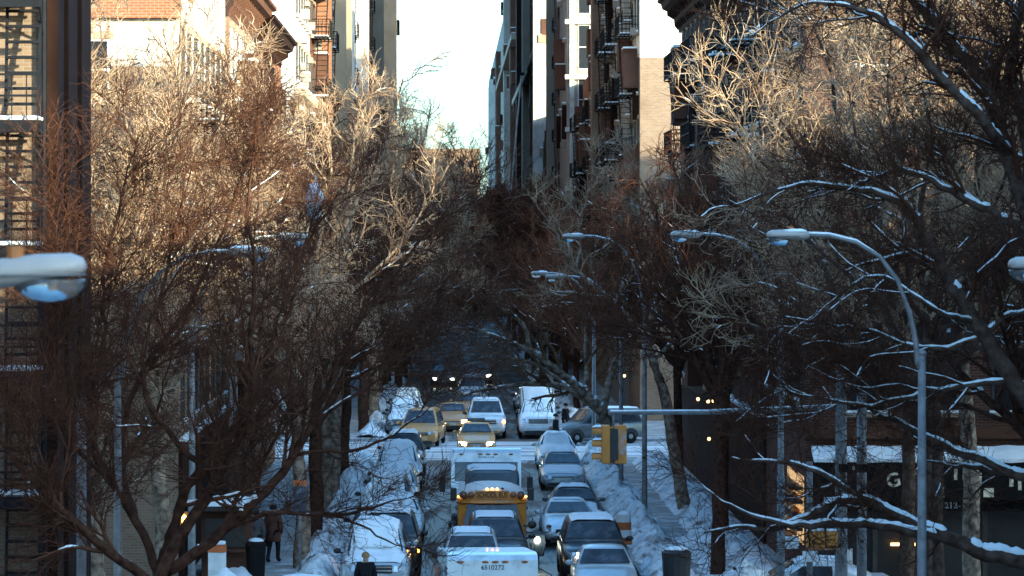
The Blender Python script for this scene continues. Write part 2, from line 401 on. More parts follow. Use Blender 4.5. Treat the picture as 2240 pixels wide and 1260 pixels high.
def cornice(par, x, y0, y1, z, out, m, dp=0.9, h=1.1, brackets=True, ends=True):
    b = MB(); e = dp * 0.6 if ends else 0
    prof = [(0, 0), (0.12, 0), (0.16, 0.2), (0.3, 0.3), (0.34, 0.55), (0.8, 0.7), (0.86, 0.85), (1.0, 0.9), (1.0, 1.0), (0, 1.0)]
    r0 = [(x + out * p * dp, y0 - e * p, z + q * h) for p, q in prof]; r1 = [(x + out * p * dp, y1, z + q * h) for p, q in prof]
    b.loft([r0, r1]); c = b.build('cornice', m, par)
    MB().box(min(x + out * .02, x + out * (dp - .03)), max(x + out * .02, x + out * (dp - .03)), y0 - e * .9, y1, z + h + 0.002, z + h + 0.10).build('snow', 'snow', c, bevel=0.04)
    if brackets:
        bk = MB(); pr = [(0.0, 0), (0.18, 0), (0.3, 0.12), (0.32, 0.3), (0.6, 0.42), (0.62, 0.6), (0.0, 0.6)]
        bk.loft([[(out * p * dp, -0.09, q * h) for p, q in pr], [(out * p * dp, 0.09, q * h) for p, q in pr]])
        me = bk.mesh('bracket', m); n = max(2, int((y1 - y0) / 1.4))
        for i in range(n + 1):
            obj('bracket', me, c, (x, y0 + 0.1 + (y1 - y0 - 0.2) * i / n, z + 0.09 * h))
    return c

CL = {}
def clutter(t, x, out, y0, y1, h, n, big=1.0):
    rnd = random.Random(int(y0 * 7)); 
    if not CL:
        for k, (dx, dy, dz, m_) in enumerate(((0.45, 0.65, 0.42, 'grey_wall'), (0.3, 1.4, 0.25, 'lime_stone'), (0.8, 2.2, 1.9, 'brown_stone'), (0.35, 0.5, 2.6, 'dark_stone'))):
            CL[k] = (MB().box(0, dx, -dy / 2, dy / 2, 0, dz).mesh('fitting', m_), MB().box(0.02, dx - .02, -dy / 2 + .03, dy / 2 - .03, dz + .002, dz + 0.1).mesh('snow', 'snow'))
    for i in range(n):
        k = rnd.choice((0, 0, 1, 1, 2, 3)); y = rnd.uniform(y0 + 1.2, y1 - 1.2); z = rnd.uniform(4, h - 3)
        o = obj(('air_conditioner', 'ledge', 'bay', 'pilaster')[k], CL[k][0], t, (x, y, z), 0 if out > 0 else math.pi); o.scale = (big, big, 1)
        if rnd.random() < 0.6: obj('snow', CL[k][1], o)
def building(name, label, side, y0, y1, h, wall, xf=None, depth=16, floors=0, bays=0, fh=3.4, z1=4.6, fm='frame_dark', corn=None, fe=None, ww=1.15, wh=1.95, base=None, piers=None, courses=None, snow=True, gap=0.0, grp=None, split=None):
    out = 1 if side == 'L' else -1
    x = xf if xf is not None else (LF if side == 'L' else RF)
    t = thing(name, label, 'building', (0, 0, 0), group=grp)
    xb = x - out * depth; a, c = min(x, xb), max(x, xb)
    zt = split[0] if split else h
    b = MB().box(a, c, y0, y1 - gap, 0.0, zt)
    b.build('wall', wall, t)
    if split: MB().box(a, c, y0, y1 - gap, zt + 0.001, h).build('upper_wall', split[1], t)
    pw = MB()
    pw.box(a, c, y0, y0 + 0.3, h + .001, h + 0.8).box(a, c, y1 - gap - 0.3, y1 - gap, h + .001, h + 0.8)
    pw.box(x - 0.3 if out > 0 else x, x if out > 0 else x + 0.3, y0 + 0.3, y1 - gap - 0.3, h + .001, h + 0.8)
    p = pw.build('parapet', wall if not split else split[1], t)
    if snow: MB().box(a + .02, c - .02, y0 + 0.02, y0 + 0.28, h + 0.802, h + 0.92).build('snow', 'snow', p, bevel=0.04)
    MB().box(a + .02, c - .02, y0 + .31, y1 - gap - .31, h + 0.002, h + 0.15).build('roof_snow', 'snow', t)
    rz = 0.0 if out > 0 else math.pi
    L = y1 - gap - y0
    for fl in range(floors):
        z = z1 + fl * fh
        for i in range(bays):
            yy = y0 + L * (i + 0.5) / bays
            put_window(t, x, yy, z, rz, ww, wh, fm, snow=snow)
    if base:
        zb, m_, dp = base
        MB().box(min(x, x + out * dp), max(x, x + out * dp), y0 + .02, y1 - gap - .02, 0.0, zb).build('ground_floor', m_, t)
    for pr in (piers or []):
        ya, yb, dp, z0, z2, m_ = pr
        q = MB().box(min(x, x + out * dp), max(x, x + out * dp), ya, yb, z0, z2).build('bay', m_, t)
    for cr in (courses or []):
        z, dp, hh, m_ = cr
        q = MB().box(min(x, x + out * dp), max(x, x + out * dp), y0 - 0.05, y1 - gap, z, z + hh).build('ledge', m_, t)
        MB().box(min(x + out * .02, x + out * dp * .95), max(x + out * .02, x + out * dp * .95), y0, y1 - gap, z + hh + .002, z + hh + .09).build('snow', 'snow', q)
    if corn: cornice(t, x, y0, y1 - gap, h - 0.6, out, corn[0], corn[1], corn[2])
    if y0 > 130 and xf != 46: clutter(t, x, out, y0, y1 - gap, h, 40 if y0 < 300 else 60, 1.0 if y0 < 300 else 1.6)
    for f_ in (fe or []):
        fire_escape(t, x, f_[0], f_[1], [f_[2] + i * fh for i in range(f_[3])], out, f_[4] if len(f_) > 4 else 'iron')
    return t

# left side of the street
b0 = building('brownstone_house', 'dark brown house at the left edge with an iron fire escape on its near wall', 'L', 82, 89.4, 27, 'brick_pale', xf=-8.65, depth=12, fh=2.7)
for k, (ya, yb) in enumerate(((81.9, 83.2), (83.7, 84.7), (85.2, 86.2), (86.7, 87.7), (88.2, 89.42))):
    MB().box(-8.65, -8.42 + 0.05 * (k % 2), ya, yb, 0, 26.6).build('pilaster', 'dark_stone', b0)
MB().box(-8.64, -8.60, 83.2, 88.2, 0.0, 26.5).build('facing', 'dark_stone', b0)
def rear_escape(par, yf, xa, xb, zs):
    """fire escape on a wall that faces the camera (plane y = yf)"""
    for k, z in enumerate(zs):
        b = MB(); y1 = yf - 1.0
        b.box(xa, xb, y1, y1 + 0.06, z - 0.28, z - 0.02)
        for i in range(5): b.box(xa, xb, y1 + 0.2 * i + 0.08, y1 + 0.2 * i + 0.12, z - 0.06, z - 0.02)
        for zz in (z + 0.5, z + 0.95): b.box(xa, xb, y1, y1 + 0.04, zz - 0.025, zz + 0.025)
        for i in range(13):
            xx = xa + (xb - xa) * i / 12; b.box(xx - 0.012, xx + 0.012, y1 + .01, y1 + 0.03, z, z + 0.95)
        for xx in (xa + .05, xb - .05): b.bar((xx, yf, z - 1.0), (xx, y1 + .1, z - 0.2), 0.03)
        xl, xr = -9.46, -8.76
        z2 = z + 2.65
        for xx in (xl, xr): b.bar((xx, yf - 0.75, z), (xx, yf - 0.35, z2), 0.045)
        for i in range(1, 8):
            q = i / 8; b.box(xl, xr, yf - 0.85 + 0.4 * q, yf - 0.62 + 0.4 * q, z + (z2 - z) * q - 0.03, z + (z2 - z) * q + 0.03)
        f = b.build('fire_escape', 'blue_iron', par)
        MB().box(xa + .05, xb - .04, y1 + .07, yf - .05, z - .018, z + 0.08).build('snow', 'snow', f, bevel=0.05)
rear_escape(b0, 82, -12.4, -8.68, [10.05 + 2.65 * i for i in range(-3, 4)])
MB().tube([(-8.72, 81.85, 0.2), (-8.72, 81.85, 26)], 0.06, 8).build('drain_pipe', 'blue_iron', b0)
for i in range(5):
    for xx in (-10.6, -12.0): put_window(b0, xx, 82, 2.4 + 2.65 * i, R(-90), 0.9, 1.6, 'frame_dark')

b = building('corner_house', 'pale rendered corner house behind the left trees', 'L', 112, 134.9, 17.0, 'brick_pale', split=(15.2, 'white_wall'), floors=4, bays=8, z1=4.8, fh=3.2, base=(3.9, 'dark_stone', 0.12), fe=[(117, 122, 7.4, 3)], courses=[(4.0, 0.25, 0.25, 'brown_stone')])
MB().box(-22, -8.0 + .1, 111.75, 112, 16.6, 17.3).build('coping', 'brick_orange', b)
for i in range(4):
    for xx in (-10.5, -13.2, -16): put_window(b, xx, 112, 4.9 + 3.1 * i, R(-90), 1.0, 1.8, 'frame_white')
building('tenement', 'tan brick tenement with heavy bracketed cornice left of the street', 'L', 135, 151.9, 18.6, 'white_wall', floors=0, corn=('brown_stone', 1.05, 1.3))
bt = [o for o in bpy.data.objects if o.get('label', '').startswith('tan brick tenement')][0]
MB().box(LF, LF + 0.12, 135.02, 151.88, 0, 18.0).build('brick_front', 'brick_tan', bt)
for fl in range(5):
    for i in range(6): put_window(bt, LF + 0.12, 136.4 + i * 2.8, 3.4 + fl * 3.1, 0, 1.1, 1.85, 'frame_white')
fire_escape(bt, LF + .12, 142, 147, [6.4, 9.5, 12.6, 15.7], 1)
building('tenement', 'orange brick tenement with dark cornice before the far crossing on the left', 'L', 152, 173, 18.2, 'brick_orange', floors=5, bays=7, z1=3.4, fh=3.0, fm='frame_white', corn=('dark_stone', 1.0, 1.4), fe=[(155, 159.5, 6.3, 4), (165, 169.5, 6.3, 4)], piers=[(160.5, 164, 0.7, 4.0, 17.4, 'brick_orange')])
building('tenement', 'bright white building with plain tall side wall past the left crossing', 'L', 195, 214.9, 33, 'white_wall', floors=8, bays=6, fm='frame_dark', courses=[(17.4, 0.5, 0.4, 'lime_stone')])
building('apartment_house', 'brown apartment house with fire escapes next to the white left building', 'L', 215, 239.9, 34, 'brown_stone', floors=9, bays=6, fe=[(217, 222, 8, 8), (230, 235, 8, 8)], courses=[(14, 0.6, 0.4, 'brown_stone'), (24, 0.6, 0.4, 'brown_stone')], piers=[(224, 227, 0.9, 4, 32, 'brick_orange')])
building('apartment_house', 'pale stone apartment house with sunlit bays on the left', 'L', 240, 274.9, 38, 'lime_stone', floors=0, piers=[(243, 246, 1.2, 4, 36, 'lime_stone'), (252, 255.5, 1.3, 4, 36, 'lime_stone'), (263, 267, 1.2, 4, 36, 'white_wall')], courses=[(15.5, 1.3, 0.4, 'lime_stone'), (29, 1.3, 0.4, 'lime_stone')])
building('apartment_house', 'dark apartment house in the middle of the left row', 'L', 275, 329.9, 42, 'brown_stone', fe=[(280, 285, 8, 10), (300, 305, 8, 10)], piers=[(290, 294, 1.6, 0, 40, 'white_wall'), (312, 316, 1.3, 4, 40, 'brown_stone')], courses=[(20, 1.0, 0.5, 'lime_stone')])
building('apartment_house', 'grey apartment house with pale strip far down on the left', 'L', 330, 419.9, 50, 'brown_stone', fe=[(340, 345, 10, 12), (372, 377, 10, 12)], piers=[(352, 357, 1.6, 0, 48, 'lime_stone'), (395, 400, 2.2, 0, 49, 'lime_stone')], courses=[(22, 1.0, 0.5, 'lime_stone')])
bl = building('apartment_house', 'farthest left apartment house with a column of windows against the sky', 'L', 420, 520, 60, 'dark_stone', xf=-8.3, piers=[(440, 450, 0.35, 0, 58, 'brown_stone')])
for i in range(26):
    f = put_window(bl, -9.3, 419.98, 6 + i * 1.62, R(-90), 1.25, 1.4, 'frame_dark', snow=False, trim=False)
    MB().box(-10.4, -8.25, 419.7, 419.98, 5.78 + i * 1.62, 5.95 + i * 1.62).build('ledge', 'brown_stone', bl)

# right side of the street
b1 = building('corner_shop_house', 'red brick corner building with dark shop sign on the right', 'R', 112, 125.9, 19.5, 'brick_red', depth=40, floors=4, bays=4, z1=5.4, fh=3.5, fe=[(115, 121, 8.2, 4)])
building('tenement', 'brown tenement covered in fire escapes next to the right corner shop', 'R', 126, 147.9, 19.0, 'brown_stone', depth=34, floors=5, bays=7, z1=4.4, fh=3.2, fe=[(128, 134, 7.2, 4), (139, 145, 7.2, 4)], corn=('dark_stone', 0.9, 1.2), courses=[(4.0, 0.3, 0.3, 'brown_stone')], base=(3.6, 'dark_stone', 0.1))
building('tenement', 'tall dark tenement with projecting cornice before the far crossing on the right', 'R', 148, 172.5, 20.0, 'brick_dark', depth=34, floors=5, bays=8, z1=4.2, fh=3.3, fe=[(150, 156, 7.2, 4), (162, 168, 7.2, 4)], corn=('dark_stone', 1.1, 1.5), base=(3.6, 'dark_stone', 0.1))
building('tenement', 'brick building with bright white upper side wall past the right crossing', 'R', 211, 223.9, 33, 'brick_pale', depth=14, floors=8, bays=4, fh=3.4, split=(20.1, 'white_wall'), fe=[(214, 219, 8, 7)])
building('tenement', 'narrow grey building with fire escapes behind the white-topped right building', 'R', 224, 244.9, 27, 'grey_wall', floors=6, bays=5, xf=10.0, fe=[(227, 232, 8, 6), (237, 242, 8, 6)], corn=('dark_stone', 1.0, 1.3))
building('tenement', 'beige building with dark iron balconies in the middle of the right row', 'R', 245, 271.9, 30, 'lime_stone', xf=10.1, fe=[(262, 268, 8, 4)], floors=7, bays=6, corn=('dark_stone', 1.2, 1.5), piers=[(256, 259, 0.8, 4, 28, 'brick_tan')])
b5 = building('modern_building', 'light grey modern building with large upper windows on the right', 'R', 292, 312, 46, 'grey_wall', xf=8.7, depth=12)
for z in (14.5, 19.0, 23.0, 27.2, 31.5):
    MB().box(8.55, 20.7, 291.7, 292, z - 0.75, z - 0.4).build('ledge', 'white_wall', b5)
    for xx in (10.0, 11.2): put_window(b5, xx, 292, z, R(-90), 0.95, 3.4, 'frame_white', snow=False, trim=False)
MB().box(8.9, 9.25, 291.8, 292, 0, 46).build('bay', 'white_wall', b5)
building('apartment_house', 'orange brick house with fire escapes beside the light modern building', 'R', 272, 291.6, 21.2, 'brick_orange', floors=5, bays=5, xf=9.9, fe=[(276, 281, 8, 4), (285, 290, 8, 4)])
building('apartment_house', 'brown apartment house behind the light modern building', 'R', 313, 371.9, 46, 'brick_tan', fe=[(330, 336, 9, 10), (352, 358, 9, 10)], piers=[(342, 347, 1.0, 0, 44, 'brick_orange'), (362, 366, 1.4, 0, 40, 'lime_stone')])
building('sun_gap_house', 'low brown house added to let sun onto the white bay on the right', 'R', 372, 389.9, 22, 'brown_stone', fe=[(376, 382, 8, 4)])  # kept low so the sun reaches the white bay beyond it
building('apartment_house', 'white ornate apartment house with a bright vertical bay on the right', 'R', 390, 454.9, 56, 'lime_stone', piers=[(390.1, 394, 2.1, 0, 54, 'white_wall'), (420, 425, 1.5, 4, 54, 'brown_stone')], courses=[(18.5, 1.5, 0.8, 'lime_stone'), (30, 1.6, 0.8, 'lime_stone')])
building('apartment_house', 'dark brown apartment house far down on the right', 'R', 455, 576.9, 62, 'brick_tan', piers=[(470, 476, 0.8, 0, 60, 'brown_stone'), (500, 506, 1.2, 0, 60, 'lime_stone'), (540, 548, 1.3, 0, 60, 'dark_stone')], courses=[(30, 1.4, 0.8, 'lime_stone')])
building('apartment_house', 'orange brick apartment house far down on the right', 'R', 577, 785.9, 66, 'brick_orange', piers=[(600, 610, 1.3, 0, 60, 'brown_stone'), (680, 690, 1.2, 0, 64, 'grey_wall')], courses=[(40, 1.5, 1.0, 'lime_stone')])
building('apartment_house', 'last pale apartment house on the right against the sky', 'R', 786, 1100, 54, 'grey_wall', piers=[(820, 840, 1.0, 0, 50, 'brown_stone'), (900, 920, 1.8, 0, 46, 'white_wall')])
t = thing('apartment_house', 'sunlit tan brick building closing the far end of the street', 'building')
MB().box(-16, 8.2, 1200, 1230, 0, 37).build('wall', 'brick_tan', t)
MB().box(-16.3, 8.5, 1199.7, 1230.3, 37.001, 38).build('parapet', 'brick_tan', t)
wm = MB().box(-0.6, 0.6, -0.1, 0, 0, 2.0).mesh('window', 'glass')
for i in range(9):
    for j in range(7): obj('window', wm, t, (-13 + j * 3.1, 1200, 5 + i * 3.4))
# unseen blocks beside and behind the camera; right-hand ones sized to shade the street
building('apartment_house', 'unseen brick block on the near right, sized for its shade', 'R', -60, 85, 16.0, 'brick_dark', xf=15.5, depth=15)
building('apartment_house', 'unseen taller brick block behind the near right one, sized for its shade', 'R', -60, 85, 18.6, 'brick_dark', xf=30.6, depth=60)
building('apartment_house', 'unseen narrow tower added on the near right to shade the dark brown house', 'R', 62.0, 70.5, 30, 'brick_dark', xf=15.3, depth=6)  # added only to keep the left house's street front in shadow
building('apartment_house', 'brick block on the near left outside the frame', 'L', 10, 72, 22, 'brick_dark', xf=-13.5, depth=30)

building('apartment_house', 'unseen brick block added behind the right tenements to shade the white-topped building', 'R', 136, 172, 29, 'brick_dark', xf=46, depth=34)  # hidden block added to shade the lower wall past the right crossing
# corner shop front (faces the camera on the cross street)
shop = b1
yS = 112.0
MB().box(10.3, 26, yS - 0.12, yS - 0.001, 0.15, 2.95).build('shop_window', 'shop_dark', shop)
for xx in (10.42, 12.3, 13.9, 15.5, 17.1, 18.7): MB().box(xx - 0.07, xx + 0.07, yS - 0.22, yS - 0.12, 0.15, 2.95).build('mullion', 'frame_dark', shop)
aw = MB()
ends = [(-0.13, 3.95), (-0.95, 3.72), (-0.95, 2.62), (-0.13, 2.62)]
aw.loft([[(xx, yS + a_, z_) for a_, z_ in ends] for xx in (10.5, 19.5)])
awn = aw.build('sign_board', 'sign_dark', shop)
sb = MB(); n = 60
vs = []
for i in range(n + 1):
    xx = 10.45 + 9.05 * i / n; q = 0.05 * mnoise.noise(Vector((xx * 1.7, 1, 3)))
    vs.append([(xx, yS - 0.16, 3.96), (xx, yS - 1.0 - q, 3.71 - max(0, q)), (xx, yS - 1.02, 3.80 + q), (xx, yS - 0.6, 4.02 + q), (xx, yS - 0.16, 4.14 + q)])
sb.loft(vs).build('snow', 'snow', awn, smooth=False)
# arched gold lettering, as far as it can be read, and the telephone prefix
for i, ch in enumerate('GOM'):
    text('lettering', ch, 0.56, 'gold', awn, (12.75 + i * 0.56, yS - 0.962, 3.12 + 0.13 * math.sin(0.4 + i * 0.5)), rot=(R(90), R(-14 + i * 6), 0), bold=0.012)
for i, ch in enumerate('IE'): text('lettering', ch, 0.40, 'gold', awn, (13.5 + i * 0.62, yS - 0.962, 2.83), bold=0.012)
for k, (xx, zz, ww_, hh_) in enumerate(((14.5, 3.2, .1, .36), (14.75, 3.18, .12, .3), (15.2, 3.1, .1, .3), (15.0, 2.7, .12, .28), (15.35, 2.7, .3, .26), (16.1, 3.0, .12, .34), (16.35, 2.9, .1, .32))):
    MB().box(xx, xx + ww_, yS - 0.97, yS - 0.95, zz, zz + hh_).build('lettering', 'gold', awn)
awn2 = MB().box(10.6, 19.4, yS - 0.6, yS - 0.3, 2.26, 2.6).build('valance', 'sign_dark', shop)
text('lettering', '212-', 0.24, 'sign_white', awn2, (14.5, yS - 0.61, 2.43), sx=1.1, bold=0.006)
MB().box(12.75, 13.5, yS - 0.32, yS - 0.26, 1.24, 1.32).build('lit_sign', 'tube_lit', shop)
for xx, zz in ((13.25, 1.5), (11.3, 0.7)): MB().box(xx, xx + 0.34, yS - 0.26, yS - 0.23, zz, zz + 0.45).build('notice', 'sign_white', shop)
MB().box(10.27, 10.296, 112.5, 117.8, 1.2, 3.2).build('lit_window', 'shop_lit', shop)
for zz in (1.6, 2.0, 2.4, 2.8): MB().box(9.95, 10.265, 112.5, 117.8, zz, zz + 0.1).build('shelf', 'shop_dark', shop)
for zz in (1.7, 2.1, 2.5):
    for yy in range(9): MB().ell((10.08, 112.8 + yy * 0.55, zz + 0.09), 0.12, 0.2, 0.1, 8, 5).build('goods', ('cone_orange', 'signal_yellow_clean', 'gold')[yy % 3], shop)
for i, xx in enumerate((11.2, 13.3, 15.4, 17.5, 19.6)):
    for z in (5.1, 8.5, 11.9, 15.2): put_window(shop, xx + 0.9, yS, z, R(-90), 1.15, 1.9, 'frame_dark')
MB().box(10.25, 24, yS - 0.2, yS, 4.35, 4.65).build('ledge', 'brown_stone', shop)

# ------------------------------------------------------------------ trees
def tube_arrays(pts, rad, n):
    """pts (C,P,3), rad (C,P) -> verts, quads"""
    C, K, _ = pts.shape
    t = np.empty_like(pts); t[:, 1:-1] = pts[:, 2:] - pts[:, :-2]; t[:, 0] = pts[:, 1] - pts[:, 0]; t[:, -1] = pts[:, -1] - pts[:, -2]
    t /= np.linalg.norm(t, axis=2, keepdims=True) + 1e-9
    ref = np.zeros_like(t); ref[..., 2] = 1.0
    ref[np.abs(t[..., 2]) > 0.95] = (0, 1, 0)
    u = np.cross(t, ref); u /= np.linalg.norm(u, axis=2, keepdims=True) + 1e-9
    v = np.cross(u, t)
    a = np.arange(n) * 2 * np.pi / n
    ring = pts[:, :, None, :] + rad[:, :, None, None] * (u[:, :, None, :] * np.cos(a)[None, None, :, None] + v[:, :, None, :] * np.sin(a)[None, None, :, None])
    verts = ring.reshape(-1, 3)
    c = np.arange(C)[:, None, None] * K * n; i = np.arange(K - 1)[None, :, None] * n; j = np.arange(n)[None, None, :]; j2 = (j + 1) % n
    f = np.stack([c + i + j, c + i + j2, c + i + n + j2, c + i + n + j], axis=-1).reshape(-1, 4)
    return verts, f
def np_mesh(name, parts, m, smooth=True):
    vs = []; fs = []; b = 0
    for v, f in parts:
        vs.append(v); fs.append(f + b); b += len(v)
    if not vs: return None
    v = np.concatenate(vs); f = np.concatenate(fs)
    me = bpy.data.meshes.new(name)
    me.vertices.add(len(v)); me.vertices.foreach_set('co', v.astype(np.float32).ravel())
    me.loops.add(f.size); me.loops.foreach_set('vertex_index', f.astype(np.int32).ravel())
    me.polygons.add(len(f)); me.polygons.foreach_set('loop_start', (np.arange(len(f)) * 4).astype(np.int32)); me.polygons.foreach_set('loop_total', np.full(len(f), 4, np.int32))
    if smooth: me.polygons.foreach_set('use_smooth', np.ones(len(f), bool))
    me.materials.append(M[m]); me.update(calc_edges=True)
    return me
def resample(pts, rad, K):
    pts = np.array([tuple(p) for p in pts], float); rad = np.array(rad, float)
    d = np.r_[0, np.cumsum(np.linalg.norm(np.diff(pts, axis=0), axis=1))]
    # Catmull-like smoothing through dense linear resample plus averaging
    t = np.linspace(0, d[-1], K)
    q = np.stack([np.interp(t, d, pts[:, k]) for k in range(3)], 1); r = np.interp(t, d, rad)
    s = q.copy(); s[1:-1] = 0.25 * q[:-2] + 0.5 * q[1:-1] + 0.25 * q[2:]
    return s, r
def spawn(rng, pts, rad, n, t0, t1, lmin, lmax, ang, rr, rmin, K, trop, wig, rtip=0.4, lenfall=0.5, flat=0.0):
    """n children on every parent chain"""
    C, Q, _ = pts.shape
    tt = (np.arange(n)[None, :] + rng.random((C, n))) / n * (t1 - t0) + t0
    x = tt * (Q - 1); i = np.clip(x.astype(int), 0, Q - 2); fr = (x - i)[..., None]
    ci = np.arange(C)[:, None]
    p = pts[ci, i] * (1 - fr) + pts[ci, i + 1] * fr
    r = rad[ci, i] * (1 - fr[..., 0]) + rad[ci, i + 1] * fr[..., 0]
    tg = pts[ci, i + 1] - pts[ci, i]; tg /= np.linalg.norm(tg, axis=2, keepdims=True) + 1e-9
    rv = rng.normal(size=tg.shape); rv -= (rv * tg).sum(2, keepdims=True) * tg; rv /= np.linalg.norm(rv, axis=2, keepdims=True) + 1e-9
    an = np.radians(rng.uniform(ang[0], ang[1], (C, n)))[..., None]
    d = tg * np.cos(an) + rv * np.sin(an)
    d[..., 2] += trop; d /= np.linalg.norm(d, axis=2, keepdims=True) + 1e-9
    L = rng.uniform(lmin, lmax, (C, n)) * (1 - lenfall * (tt - t0) / max(1e-6, t1 - t0))
    p = p.reshape(-1, 3); d = d.reshape(-1, 3); L = L.reshape(-1); r0 = np.maximum(rmin, np.minimum(r.reshape(-1) * rr, 1.0))
    N = len(p); out = np.empty((N, K, 3)); out[:, 0] = p
    step = (L / (K - 1))[:, None]
    for k in range(1, K):
        d = d + rng.normal(scale=wig, size=d.shape); d[:, 2] += trop * 0.35
        d /= np.linalg.norm(d, axis=1, keepdims=True)
        out[:, k] = out[:, k - 1] + d * step
    rads = r0[:, None] * np.linspace(1, rtip, K)[None, :]
    return out, rads
def snow_parts(rng, chains, amount, steep=0.76):
    parts = []
    for pts, rad in chains:
        C, K, _ = pts.shape
        d = np.diff(pts, axis=1); sl = np.abs(d[..., 2]) / (np.linalg.norm(d, axis=2) + 1e-9)
        for c in range(C):
            k = 0
            while k < K - 1:
                if sl[c, k] < steep and rng.random() < amount:
                    e = k + 1
                    while e < K - 1 and sl[c, e] < steep and rng.random() < (0.92 if amount > 0.7 else 0.7): e += 1
                    seg = pts[c, k:e + 1].copy(); rr = rad[c, k:e + 1].copy()
                    seg, rr = resample(seg, rr, max(5, 3 * (e - k) + 1))
                    f = rng.uniform(0.72 if amount > 0.7 else 0.35, 1.15, len(rr)); f[0] = 0.15; f[-1] = 0.15
                    rs = np.maximum(rr * 0.80, 0.012) * f
                    seg[:, 2] += rr * 0.55 + rs * 0.25
                    parts.append(tube_arrays(seg[None], rs[None], 6)); k = e
                k += 1
    return parts
def build_tree(name, label, limbs, seed, specs, bark='bark', twig='twig', snow=0.5, group=None, balls=0, parent_specs=True, snow_min=0.03):
    """limbs: list of (points, radii) in world metres; specs: growth levels"""
    rng = np.random.default_rng(seed)
    base = limbs[0][0][0]
    org = np.array(tuple(base)); org[2] = 0
    ch = []
    for pts, rad in [l_[:2] for l_ in limbs]:
        K = max(6, int(len(pts) * 3))
        q, r = resample(np.array([tuple(p) for p in pts]) - org, rad, K)
        q[1:-1] += rng.normal(scale=0.02, size=q[1:-1].shape); ch.append((q[None], r[None]))
    trunk = [tube_arrays(p, r, 10) for p, r in ch]
    crown = []; snowc = list(ch[1:])
    # uniform resample of all limbs to grow from
    lp = []; lr = []
    for p, r in ch[1:]:
        q, rr = resample(p[0], r[0], 14); lp.append(q); lr.append(rr)
    cur = (np.array(lp), np.array(lr))
    levels = [cur]
    for si, sp in enumerate(specs):
        src = sp.get('src', [-1])
        outs = []
        for s_ in src:
            if abs(s_) > len(levels): continue
            pts, rad = levels[s_]
            if si == 0:
                for li in range(len(pts)):
                    ln = np.linalg.norm(np.diff(pts[li], axis=0), axis=1).sum(); wgt = limbs[li + 1][2] if len(limbs[li + 1]) > 2 else 1.0
                    nn = max(2, int(round(sp['n'] * min(1.3, ln / 4.5) * wgt)))
                    o1 = spawn(rng, pts[li:li + 1], rad[li:li + 1], nn, sp.get('t0', 0.2), sp.get('t1', 1.0), sp['l'][0] * min(1, wgt + .3), sp['l'][1] * min(1, wgt + .3), sp.get('a', (30, 60)), sp.get('rr', 0.6), sp.get('rmin', 0.008), sp['K'], sp.get('trop', 0.1), sp.get('wig', 0.15), sp.get('rtip', 0.4))
                    outs.append(o1)
                outs = [(np.concatenate([o_[0] for o_ in outs]), np.concatenate([o_[1] for o_ in outs]))]
                continue
            outs.append(spawn(rng, pts, rad, sp['n'], sp.get('t0', 0.2), sp.get('t1', 1.0), sp['l'][0], sp['l'][1], sp.get('a', (30, 60)), sp.get('rr', 0.6), sp.get('rmin', 0.008), sp['K'], sp.get('trop', 0.1), sp.get('wig', 0.15), sp.get('rtip', 0.4)))
        for o_ in outs:
            (trunk if sp['sides'] >= 6 else crown).append(tube_arrays(o_[0], o_[1], sp['sides']))
            if o_[1].max() > snow_min and sp['sides'] >= 5: snowc.append(o_)
        Km = outs[0][0].shape[1]
        levels.append((np.concatenate([o_[0] for o_ in outs]), np.concatenate([o_[1] for o_ in outs])))
    t = thing(name, label, 'tree', tuple(org), group=group)
    obj('trunk', np_mesh('trunk', trunk, bark), t)
    obj('crown', np_mesh('crown', crown, twig), t)
    if snow:
        sp_ = snow_parts(rng, snowc, snow)
        if sp_: obj('snow', np_mesh('snow', sp_, 'snow'), t)['kind'] = 'stuff'
    if balls:
        pts = levels[-2][0][:, -1]; idx = rng.choice(len(pts), min(balls, len(pts)), replace=False)
        a = pts[idx] + np.array([0, 0, -0.08]); dz = np.array([0, 0, 0.036])
        K = np.stack([a + dz, a + dz * .5, a, a - dz * .5, a - dz], 1); rd = np.tile(np.array([0.001, 0.030, 0.036, 0.030, 0.001]), (len(a), 1))
        o = obj('seed_balls', np_mesh('seed_balls', [tube_arrays(K, rd, 6)], 'seed'), t); o['kind'] = 'stuff'
    return t
def copy_tree(src, label, loc, rz, sc, group=None):
    c = src.copy(); COL.objects.link(c); c['label'] = label
    if group: c['group'] = group
    c.location = loc; c.rotation_euler = (0, 0, rz); c.scale = sc
    for ch in src.children:
        k = ch.copy(); COL.objects.link(k); k.parent = c
    return c
def px(d, *pts, r=None):
    """polyline from photograph pixels; each point (x, y) or (x, y, depth offset)"""
    return [P(p[0], p[1], d + (p[2] if len(p) > 2 else 0)) for p in pts]
def rr_(a, b, n): return list(np.linspace(a, b, n))
TW = dict(sides=3, K=4, n=7, l=(0.5, 1.1), a=(25, 65), trop=0.12, wig=0.22, rr=0.6, rmin=0.008, t0=0.12)
TW2 = dict(sides=3, K=3, n=4, l=(0.25, 0.6), a=(25, 65), trop=0.15, wig=0.25, rr=0.7, rmin=0.0055, t0=0.15)

